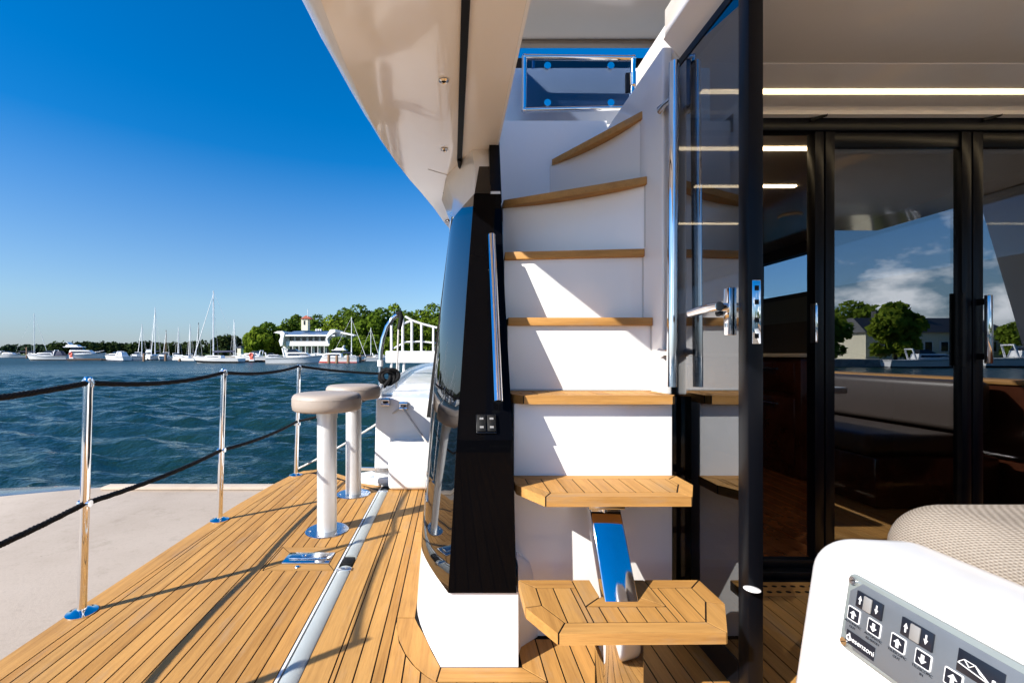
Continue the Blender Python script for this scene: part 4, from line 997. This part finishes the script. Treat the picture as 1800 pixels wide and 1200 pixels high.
for y in (-0.2, 0.6): MB().tube([(1.97, y, 0.0), (1.97, y, 0.659)], 0.035, 16).build('leg', 'steel_plate', tb, smooth=40)
spi = thing('starboard_pillar', 'grey raked pillar on the far side mirrored in the doors', 'pillar', (3.35, 1.2, 0))
MB().loft([[(3.22, 1.20, 0.751), (3.38, 1.20, 0.751), (3.38, 1.60, 0.751), (3.22, 1.60, 0.751)], [(3.24, 0.92, 1.869), (3.36, 0.92, 1.869), (3.36, 1.55, 1.869), (3.24, 1.55, 1.869)]]).build('shaft', 'boat_grey', spi, bevel=0.02)

# ================================================================== FAR SHORE
def leaf_cards(blobs, n, size, flat=0.75):
    """many small leaf-clump faces spread through the volume of overlapping blobs, thicker towards the skin"""
    bl = np.array(blobs, float); w = (bl[:, 3] * bl[:, 4] * bl[:, 5]); w = w / w.sum()
    ch = rng.choice(len(bl), n, p=w); d = rng.normal(size=(n, 3)); d /= np.linalg.norm(d, axis=1)[:, None]
    r = rng.random(n) ** 0.33; r = 0.35 + 0.65 * r
    c = bl[ch, :3] + d * r[:, None] * bl[ch, 3:6]
    nn = d * 0.8 + rng.normal(size=(n, 3)) * 0.7 + np.array([0, 0, 0.35]); nn /= np.linalg.norm(nn, axis=1)[:, None]
    t = np.cross(nn, rng.normal(size=(n, 3))); t /= np.linalg.norm(t, axis=1)[:, None]; b = np.cross(nn, t)
    s = size * (0.55 + 0.9 * rng.random(n))[:, None]
    v = np.stack([c - t * s * 0.5 - b * s * flat * 0.15, c - b * s * flat * 0.5, c + t * s * 0.55, c + b * s * flat * 0.5], 1).reshape(-1, 3)
    mb = MB(); mb.v = [tuple(x) for x in v]; mb.f = [(4 * i, 4 * i + 1, 4 * i + 2, 4 * i + 3) for i in range(n)]
    return mb
def fast_build(mb, name, mat, parent=None, kind=None):
    me = bpy.data.meshes.new(name); me.from_pydata(mb.v, [], mb.f); me.materials.append(MATS[mat])
    o = bpy.data.objects.new(name, me); COL.objects.link(o)
    if parent is not None: o.parent = parent
    if kind: o['kind'] = kind
    return o
def tree(loc, h, w, mat, label, n=1700, size=0.85, group='trees on the far shore', name='broadleaf_tree', low=0.16):
    t = thing(name, label, 'tree', loc, group, world=False)
    tr = MB(); lean = random.uniform(-0.03, 0.03) * h
    tr.tube([(0, 0, -0.3), (lean * 0.3, 0, h * 0.25), (lean, 0, h * 0.62)], [0.028 * h, 0.02 * h, 0.008 * h], 8)
    blobs = []
    for i in range(7):
        a = i * 2.4 + random.random(); rr = w * random.uniform(0.18, 0.36); z = h * random.uniform(max(low + 0.2, 0.36), 0.72)
        x, y = rr * math.cos(a), rr * math.sin(a)
        tr.tube([(lean * 0.4, 0, h * random.uniform(0.2, 0.4)), (x * 0.6, y * 0.6, z - h * 0.05), (x, y, z)], [0.011 * h, 0.007 * h, 0.003 * h], 5)
        s = w * random.uniform(0.19, 0.30); blobs.append((x, y, z, s, s, min(s * 0.85, (h - z))))
    blobs.append((lean, 0, h * 0.80, w * 0.26, w * 0.26, h * 0.20))
    for i in range(4):
        a = i * 1.7 + random.random(); z = h * (low + 0.14); blobs.append((w * 0.26 * math.cos(a), w * 0.26 * math.sin(a), z, w * 0.2, w * 0.2, h * 0.14))
    tr.build('trunk', 'bark', t, smooth=50)
    fast_build(leaf_cards(blobs, n, size), 'crown', mat, t)
    return t
def wood(name, u0, u1, D, prof, mat, n, size, label, cat='wood'):
    blobs = []
    u = u0
    while u < u1:
        top = prof(u) + random.uniform(-2, 2.5); p = at(u, top, D); zt = p.z; hh = (zt - WATER)
        w = random.uniform(3.5, 8) * D / 400; blobs.append((p.x, D + random.uniform(-10, 25), WATER + hh * 0.5, w, w, hh * 0.5)); u += w * F / D * 0.55
    o = fast_build(leaf_cards(blobs, n, size), name, mat, kind='stuff'); tag(o, label, cat)
    return o
# land
shore = MB().prism([(-75, 128), (-40, 122), (70, 122), (400, 140), (400, 500), (-230, 700), (-120, 300), (-86, 160)], WATER - 1, WATER + 1.0).build('shore', 'grass', kind='structure')
q_ = MB().prism([(-76, 127), (-40, 120.5), (75, 120.5), (75, 121.9), (-40, 121.9), (-75, 128)], WATER - 1, WATER + 1.15).build('quay', 'quay_stone', kind='structure')
MB().prism([(-2600, 720), (-100, 690), (-100, 1000), (-2600, 1200)], WATER - 1, WATER + 1.5).build('far_shore', 'grass', kind='structure')
wood('far_wood', -330, 470, 760, lambda u: 606 - 2.0 * math.sin(u * 0.013) - (3 if 90 < u < 260 else 0), 'leaf_far', 9000, 6.0, 'low dark wooded shoreline along the horizon at left')
wood('headland_wood', 96, 352, 520, lambda u: 604 - 4 * abs(math.sin(u * 0.043)) , 'leaf_dark', 5200, 3.6, 'clumps of dark trees behind the moored motorboats')
wood('pine_wood', 352, 470, 310, lambda u: 590 - 2 * math.sin(u * 0.11) + (9 if u < 366 else 0), 'leaf_dark', 5200, 2.2, 'dark pine wood behind the large sailing yacht')

TR = [(452, 574, 150, 9, 'leaf_spring', 'bright green tree at the left end of the far grove'),
      (470, 566, 156, 11, 'leaf_green', 'rounded green tree just left of the clubhouse'),
      (487, 574, 160, 9, 'leaf_spring', 'low bright tree touching the clubhouse left gable'),
      (506, 560, 175, 12, 'leaf_green', 'tree rising behind the left part of the clubhouse roof'),
      (522, 553, 180, 11, 'leaf_green', 'tree immediately left of the cream tower'),
      (556, 552, 178, 13, 'leaf_green', 'tree immediately right of the cream tower'),
      (584, 552, 172, 15, 'leaf_spring', 'broad bright tree over the right end of the clubhouse roof'),
      (608, 541, 176, 14, 'leaf_green', 'tall tree right of the clubhouse roof'),
      (632, 534, 172, 16, 'leaf_green', 'tallest dark tree right of the clubhouse'),
      (654, 550, 164, 12, 'leaf_spring', 'yellowish tree behind the curved grab rail'),
      (672, 540, 170, 14, 'leaf_green', 'tree above the top of the curved grab rail'),
      (692, 532, 185, 12, 'leaf_spring', 'thin crowned tall tree right of the grab rail'),
      (712, 546, 168, 14, 'leaf_green', 'tree behind the left end of the white boarding rail'),
      (735, 544, 170, 15, 'leaf_green', 'tree behind the middle of the white boarding rail'),
      (762, 532, 168, 15, 'leaf_spring', 'bright tree next to the cabin side'),
      (790, 538, 174, 15, 'leaf_green', 'tree hidden mostly behind the blue pillar face'),
      (600, 592, 140, 7, 'leaf_green', 'small rounded tree in front of the clubhouse right corner'),
      (633, 590, 142, 8, 'leaf_spring', 'bright bush beside the tall bare mast'),
      (655, 588, 142, 8, 'leaf_spring', 'bright bush left of the curved grab rail'),
      (690, 592, 142, 8, 'leaf_spring', 'bright bush behind the boarding rail legs')]
for u, v, D, w, mt, lb in TR:
    p = at(u, v, D); tree((p.x, D, WATER + 1.0), p.z - WATER - 1.0, w, mt, lb, n=2600, size=1.1, low=0.05)

# ---- clubhouse
CD = 150.0
def cx(u): return (u - CU) / F * CD
def cz(v): return CH - (v - CV) / F * CD
ch = thing('clubhouse', 'white two storey waterside clubhouse with blue roof and cream tower', 'building', (cx(557), CD, WATER + 1))
def cbox(u0, u1, v0, v1, y0, y1, nm, mat, par=None): return MB().box(cx(u0), cx(u1), CD + y0, CD + y1, cz(v1), cz(v0)).build(nm, mat, par or ch)
cbox(497, 608, 588, 627, 0, 12, 'wall', 'house_white')
cbox(507, 585, 600, 608, -2.2, -0.01, 'balcony', 'house_white')
for i in range(7):
    u0 = 509 + i * 10.9
    w_ = cbox(u0, u0 + 8.2, 591.5, 599.5, -0.12, -0.011, 'window', 'house_white'); cbox(u0 + 0.6, u0 + 7.6, 592, 599.3, -0.16, -0.121, 'pane', 'boat_window', w_)
    w_ = cbox(u0, u0 + 8.6, 609, 621, -0.12, -0.011, 'window', 'house_white'); cbox(u0 + 0.6, u0 + 8.0, 609.5, 620.6, -0.16, -0.121, 'pane', 'boat_window', w_)
    MB().tube([(cx(u0 - 1.3), CD - 2.0, WATER + 1), (cx(u0 - 1.3), CD - 2.0, cz(608.1))], 0.12, 8).build('column', 'house_white', ch)
rf = MB().loft([[(cx(503), CD - 3, cz(590)), (cx(592), CD - 3, cz(590)), (cx(592), CD - 3, cz(589)), (cx(503), CD - 3, cz(589))], [(cx(507), CD + 6, cz(580.5)), (cx(596), CD + 6, cz(580.5)), (cx(596), CD + 6, cz(580)), (cx(507), CD + 6, cz(580))]]).build('roof', 'roof_blue', ch)
MB().box(cx(501), cx(593), CD - 3.2, CD - 3.0, cz(591.3), cz(588.8)).build('fascia', 'house_white', rf)
def gable(pts, nm):
    MB().loft([[(cx(u), CD - 3.4, cz(v)) for u, v in pts], [(cx(u), CD + 7, cz(v)) for u, v in pts]]).build(nm, 'house_white', ch)
gable([(488, 585.5), (494, 583), (503, 582.5), (507, 586), (505, 594), (503, 607), (500, 609), (497, 600), (500, 592), (499, 587.5), (494, 586.5)], 'gable')
gable([(585, 580), (594, 579.5), (594, 584), (588, 588), (583, 592), (580, 596), (582, 604), (591, 606.5), (591, 609), (580, 608), (577, 597), (580, 588)], 'gable')
gable([(603, 583.5), (611, 585), (626, 589.5), (626, 591.2), (610, 588), (603, 586.5)], 'porch_roof')
tw = cbox(526, 537.5, 559.5, 580, 2, 4.4, 'tower', 'cream_wall')
cbox(530.3, 533, 562.5, 570, 1.9, 1.99, 'arch_opening', 'boat_dark', tw)
a0, a1 = cx(524.5), cx(549.5)
MB().loft([[(cx(525), CD + 1.6, cz(559.4)), (cx(545), CD + 1.6, cz(559.4)), (cx(545), CD + 4.9, cz(559.4)), (cx(525), CD + 4.9, cz(559.4))], [(cx(532), CD + 3, cz(553.2)), (cx(535), CD + 3, cz(553.2)), (cx(535), CD + 3.3, cz(553.2)), (cx(532), CD + 3.3, cz(553.2))]]).build('tower_roof', 'roof_red', tw)
MB().tube([(cx(537.5), CD + 2, cz(556)), (cx(537.5), CD + 2, cz(542))], 0.09, 6).build('flagpole', 'mast', tw)
for u in (549.5, 553.5, 557.5): cbox(u, u + 2, 577, 580.6, 3, 4, 'vent', 'house_white', rf)
ch2 = thing('shore_cottage', 'tiny cream cottage at the foot of the pine wood', 'house', (at(420, 612, 200).x, 200, WATER + 1))
b = at(420, 614, 200); MB().box(b.x - 0.8, b.x + 0.8, 200, 203, WATER + 0.9, b.z + 0.6).build('wall', 'cream_wall', ch2)
MB().loft([[(b.x - 1.4, 199.8, b.z + 0.6), (b.x + 1.4, 199.8, b.z + 0.6), (b.x + 1.4, 203.2, b.z + 0.6), (b.x - 1.4, 203.2, b.z + 0.6)], [(b.x - 0.1, 201.4, b.z + 1.7), (b.x + 0.1, 201.4, b.z + 1.7), (b.x + 0.1, 201.6, b.z + 1.7), (b.x - 0.1, 201.6, b.z + 1.7)]]).build('roof', 'roof_dark', ch2)

# ---- boats
def hull_loft(L, B, H, mb, z0=-0.25, zsc=(0.0, 1.0), bowrake=0.10, grow=0.0):
    loops = []
    for t in np.linspace(0, 1, 13):
        w = B / 2 * max(0.03, 1 - max(0, (t - 0.42) / 0.58) ** 2.3); h = H * (0.82 + 0.34 * t * t)
        zz = [lerp(z0, h, q) for q in zsc]
        ww = [w * lerp(0.70, 1.0, q ** 0.7) + grow for q in zsc]
        xx = [(-0.5 + t * (1 - bowrake)) * L + bowrake * L * t * q for q in zsc]
        loops.append([(xx[1], -ww[1], zz[1]), (xx[0], -ww[0], zz[0]), (xx[0], ww[0], zz[0]), (xx[1], ww[1], zz[1])])
    return mb.loft(loops)
def house(mb, x0, x1, w0, w1, z0, z1, rf_=0.5, rb=0.15):
    return mb.loft([[(x0, -w0, z0), (x1, -w0 * 0.8, z0), (x1, w0 * 0.8, z0), (x0, w0, z0)], [(x0 + rb, -w1, z1), (x1 - rf_, -w1 * 0.8, z1), (x1 - rf_, w1 * 0.8, z1), (x0 + rb, w1, z1)]])
def motor_boat(u, v, D, L, bow, label, style='cruiser', canvas=None, stripe=None, name='motor_boat'):
    p = at(u, v, D)
    t = thing(name, label, 'motorboat', (p.x, D, WATER), 'motorboats moored along the far shore', world=False, rz=bow)
    B, H = L * 0.30, L * 0.125 + 0.15
    hull_loft(L, B, H, MB()).build('hull', 'white_hull', t, smooth=35)
    hull_loft(L, B, H, MB(), zsc=(0.18, 0.34), grow=0.012).build('boot_stripe', stripe or 'boat_dark', t)
    hull_loft(L, B, H, MB(), zsc=(0.84, 0.93), grow=0.02).build('rub_rail', 'boat_grey', t)
    deckz = H * 0.92
    cab = house(MB(), -0.15 * L, 0.30 * L, B * 0.36, B * 0.30, deckz, deckz + L * 0.085, L * 0.10).build('cabin', 'white_hull', t, bevel=0.05)
    house(MB(), -0.12 * L, 0.265 * L, B * 0.375, B * 0.33, deckz + L * 0.030, deckz + L * 0.062, L * 0.05).build('window_strip', 'boat_window', t)
    top = deckz + L * 0.085
    house(MB(), -0.13 * L, 0.10 * L, B * 0.30, B * 0.24, top + 0.005, top + L * 0.06, L * 0.09).build('windscreen', 'boat_window', t)
    if style == 'fly':
        house(MB(), -0.26 * L, 0.09 * L, B * 0.33, B * 0.33, top + L * 0.062, top + L * 0.075, 0.3).build('hardtop', 'white_hull', t, bevel=0.03)
        house(MB(), -0.22 * L, 0.02 * L, B * 0.30, B * 0.28, top + L * 0.0755, top + L * 0.115, L * 0.05).build('flybridge', 'white_hull', t, bevel=0.04)
        MB().bar((-0.16 * L, 0, top + L * 0.115), (-0.20 * L, 0, top + L * 0.17), B * 0.5, 0.15).build('radar_arch', 'white_hull', t)
    else:
        MB().tube([(-0.17 * L, -B * 0.33, deckz), (-0.21 * L, -B * 0.30, top + L * 0.07), (-0.21 * L, B * 0.30, top + L * 0.07), (-0.17 * L, B * 0.33, deckz)], L * 0.012, 8).build('arch', 'white_hull', t, smooth=50)
    if canvas:
        house(MB(), -0.42 * L, -0.06 * L, B * 0.36, B * 0.28, deckz, top + L * 0.05, L * 0.05, L * 0.08).build('canopy', canvas, t, bevel=0.08, segs=3)
    MB().tube([(0.10 * L, -B * 0.42, H * 1.12), (0.30 * L, -B * 0.34, H * 1.30), (0.47 * L, 0, H * 1.52), (0.30 * L, B * 0.34, H * 1.30), (0.10 * L, B * 0.42, H * 1.12)], 0.035, 6).build('bow_rail', 'mast', t, smooth=60)
    return t
def sail_boat(u, vtop, D, L, bow, label, mastmat='mast', cover='navy', dark=False, lean=0.0):
    p = at(u, 622, D); t = thing('sailing_boat', label, 'sailboat', (p.x, D, WATER), 'sailing boats moored along the far shore', world=False, rz=bow)
    B, H = L * 0.30, L * 0.11
    hull_loft(L, B, H, MB()).build('hull', 'white_hull', t, smooth=35)
    hull_loft(L, B, H, MB(), zsc=(0.22, 0.52 if dark else 0.32), grow=0.012).build('hull_band', 'boat_dark', t)
    house(MB(), -0.12 * L, 0.24 * L, B * 0.28, B * 0.22, H * 0.9, H * 0.9 + L * 0.05, L * 0.05).build('coachroof', 'white_hull', t, bevel=0.05)
    house(MB(), -0.08 * L, 0.19 * L, B * 0.285, B * 0.25, H * 0.9 + L * 0.016, H * 0.9 + L * 0.034, L * 0.02).build('window_strip', 'boat_window', t)
    zt = at(u, vtop, D).z - WATER
    MB().tube([(0.08 * L, 0, H * 0.5), (0.08 * L - lean, 0, zt)], [0.13, 0.085], 8).build('mast', mastmat, t, smooth=60)
    MB().tube([(0.08 * L, 0, H + L * 0.11), (-0.36 * L, 0, H + L * 0.12)], [0.22, 0.13], 8).build('boom_cover', cover, t, smooth=60)
    MB().tube([(0.48 * L, 0, H * 1.1), (0.08 * L - lean * 0.95, 0, zt * 0.96)], [0.09, 0.03], 6).build('furled_jib', 'white_hull', t, smooth=60)
    MB().tube([(-0.48 * L, 0, H), (0.08 * L - lean, 0, zt * 0.99)], 0.02, 4).build('backstay', 'mast', t)
    for s in (-1, 1):
        MB().tube([(0.06 * L, s * B * 0.44, H * 0.95), (0.08 * L - lean * 0.5, s * B * 0.2, zt * 0.62), (0.08 * L - lean * 0.9, 0, zt * 0.93)], 0.018, 4).build('shroud', 'mast', t)
    MB().bar((0.08 * L - lean * 0.5, -B * 0.2, zt * 0.62), (0.08 * L - lean * 0.5, B * 0.2, zt * 0.62), 0.05, 0.04).build('spreader', 'mast', t)
    return t
PI = math.pi
motor_boat(84, 631, 122, 9.5, PI + 0.25, 'white motorboat with dark blue canopy, leftmost of the moored row', canvas='navy')
motor_boat(140, 631, 126, 13.0, 0.20, 'large white motor yacht with flybridge behind the orange marked post', 'fly')
motor_boat(14, 626, 210, 11, 0.1, 'pale boat at the extreme left edge of the water', stripe='boat_grey')
motor_boat(204, 634, 114, 8.2, PI - 0.35, 'white cabin boat with a tall sloping pale canopy', canvas='white_hull', stripe='navy')
motor_boat(240, 633, 118, 7.5, -1.2, 'small white cruiser seen bow on, beside the brown mooring pile', stripe='boat_grey')
motor_boat(262, 632, 124, 7.5, -0.9, 'white cruiser right behind the brown mooring pile', 'fly')
motor_boat(288, 632, 118, 7.2, -1.3, 'white cruiser between the two mooring piles')
motor_boat(312, 633, 125, 6.5, -0.6, 'small low white boat left of the large sailing yacht', stripe='boat_grey')
motor_boat(328, 634, 112, 5.5, PI - 0.2, 'short white runabout at the bow of the large sailing yacht')
motor_boat(446, 635, 100, 8.5, PI, 'white sports boat right of the large sailing yacht', stripe='boat_dark')
motor_boat(478, 634, 108, 7, 0.3, 'white boat half hidden left of the big cruiser')
motor_boat(519, 640, 78, 9.2, 0.10, 'big white cruiser with blue tinted screen moored before the clubhouse', canvas=None, stripe='boat_grey')
t_ = motor_boat(590, 640, 88, 8.6, PI, 'white passenger launch with a red painted hull side', 'fly', stripe='red_paint')
motor_boat(665, 634, 108, 6.5, 0.2, 'small white boat left of the curved grab rail', stripe='boat_grey')
sail_boat(55, 550, 190, 12, 0.3, 'distant sailing boat with a faint mast at far left')
sail_boat(251, 570, 140, 8.5, -1.3, 'sailing boat with short mast left of the second tallest mast')
sail_boat(274, 541, 128, 11, -1.2, 'sailing boat with the second tallest mast')
sail_boat(293, 580, 150, 7, -1.3, 'small sailing boat with a brownish mast', 'wood_post')
sail_boat(314, 575, 142, 7.5, -1.1, 'small sailing boat right of the brownish mast')
sail_boat(335, 570, 140, 8, -1.2, 'sailing boat with slim white mast left of the dark mast')
sail_boat(350, 567, 150, 8, -1.3, 'sailing boat with a dark mast', 'boat_dark')
sail_boat(382, 511, 86, 9.6, PI - 0.08, 'large sailing yacht with dark hull band and the tallest mast', dark=True)
sail_boat(411, 562, 140, 8.5, -1.0, 'sailing boat in front of the pine wood')
sail_boat(613, 557, 118, 9, 0.2, 'sailing boat with thick mast at the clubhouse right end')
sail_boat(649, 576, 130, 6, 0.1, 'small sailing boat with slim mast left of the grab rail')
def pile(u, vt, D, label, mat='wood_post'):
    p = at(u, vt, D); o = MB().tube([(p.x, D, WATER - 0.5), (p.x, D, p.z - 0.15), (p.x, D, p.z)], [0.28, 0.26, 0.12], 10).build('mooring_pile', mat, smooth=60)
    tag(o, label, 'post', 'mooring piles in the harbour'); 
for u, vt, D, l in ((253, 621, 106, 'brown mooring pile below the second tallest mast'), (291, 622, 112, 'slim mooring pile left of the low white boat'), (316, 630, 104, 'short pale mooring pile nearest the sailing yacht bow'), (47, 610, 180, 'dark mooring pile at the far left'),
                    (578, 623, 84, 'brown mooring pile before the red sided launch'), (592, 624, 84, 'second brown pile before the red sided launch'), (612, 624, 84, 'pile at the stern of the red sided launch'), (633, 624, 90, 'pile between the launch and the grab rail')): pile(u, vt, D, l)
def ring_post(u, v0, v1, D, label):
    a, b = at(u, v0, D), at(u, v1, D); t = thing('life_ring_post', label, 'life ring', (a.x, D, b.z), 'life ring posts on the jetties')
    MB().box(a.x - 0.5, a.x + 0.5, D, D + 0.4, b.z, a.z - 0.9).build('post', 'white_hull', t)
    MB().box(a.x - 0.35, a.x + 0.35, D - 0.06, D - 0.01, b.z + 0.3, b.z + 1.4).build('marker', 'orange_red', t)
    MB().tube([(a.x + 0.38 * math.cos(q), D - 0.12, b.z + 1.15 + 0.38 * math.sin(q)) for q in np.linspace(0, 2 * PI, 20)], 0.09, 8, caps=False).build('ring', 'orange_red', t, smooth=60)
ring_post(125, 615, 630, 112, 'orange life ring post beside the large motor yacht')
ring_post(442, 612, 634, 92, 'orange life ring post right of the large sailing yacht')
for (u0, u1, v, D, l) in ((118, 178, 632, 114, 'dark floating jetty under the large motor yacht'), (428, 482, 636, 93, 'dark floating jetty right of the large sailing yacht'), (540, 640, 637, 98, 'pale jetty before the clubhouse')):
    a, b = at(u0, v, D), at(u1, v, D)
    t = thing('jetty', l, 'jetty', (a.x, D, WATER)); MB().box(a.x, b.x, D, D + 2.0, WATER - 0.3, WATER + 0.35).build('float', 'boat_dark', t)
    MB().box(a.x - 0.1, b.x + 0.1, D - 0.1, D + 2.1, WATER + 0.351, WATER + 0.45).build('decking', 'wood_post', t)

# ================================================================== SHORE ASTERN (mirrored in the saloon doors)
MB().prism([(18, -140), (240, -140), (240, -58), (18, -58)], WATER - 1, 0.1).build('aft_quay', 'quay_stone', kind='structure')
AT = [(54, -64, 7, 8), (65, -63, 8.5, 6.5), (50, -62, 8, 8), (86, -63, 7, 8), (94, -66, 8, 10), (84, -92, 12, 11), (108, -66, 9, 10), (40, -70, 9, 9)]
AL = ['tree astern left of the pale house, mirrored in the middle door', 'taller tree astern close to the pale house', 'low tree astern, mirrored beside the door stile', 'tree astern right of the pale house', 'bushy tree astern at the far right of the reflection', 'tree behind the pale house astern', 'outermost tree astern on the starboard quay', 'small tree astern nearest the boat centre line']
for (x, y, h, w), lb in zip(AT, AL):
    tree((x, y, 0.1), h, w, 'leaf_sunlit', lb, n=2200, size=0.9, group='trees on the quay astern', low=0.05)
hs = thing('quay_house', 'pale yellow house with dark roof on the quay astern', 'house', (78, -70, 0.1))
MB().box(67, 90, -78, -70, 0.1, 4.4).build('wall', 'cream_wall', hs)
MB().loft([[(66.5, -78.6, 4.4), (90.5, -78.6, 4.4), (90.5, -69.4, 4.4), (66.5, -69.4, 4.4)], [(68, -74.5, 7.0), (89, -74.5, 7.0), (89, -73.5, 7.0), (68, -73.5, 7.0)]]).build('roof', 'roof_dark', hs)
for x in (72, 77): MB().box(x, x + 0.9, -74.5, -73.6, 6.6, 8.2).build('chimney', 'roof_dark', hs)
for i in range(8):
    w_ = MB().box(68.5 + i * 2.6, 70.0 + i * 2.6, -69.99, -69.9, 1.2, 3.0).build('window', 'house_white', hs); MB().box(68.7 + i * 2.6, 69.8 + i * 2.6, -69.89, -69.86, 1.35, 2.85).build('pane', 'boat_window', w_)
for x, y, L, lb in ((58, -52, 8, 'white motorboat astern near the quay trees'), (72, -53, 10, 'white motorboat astern before the pale house'), (90, -54, 9, 'white motorboat astern at the right of the reflection')):
    t = motor_boat(0, 0, 100, L, 0.3, lb, name='motor_boat'); t.location = (x, y, WATER); t['group'] = 'motorboats moored astern'
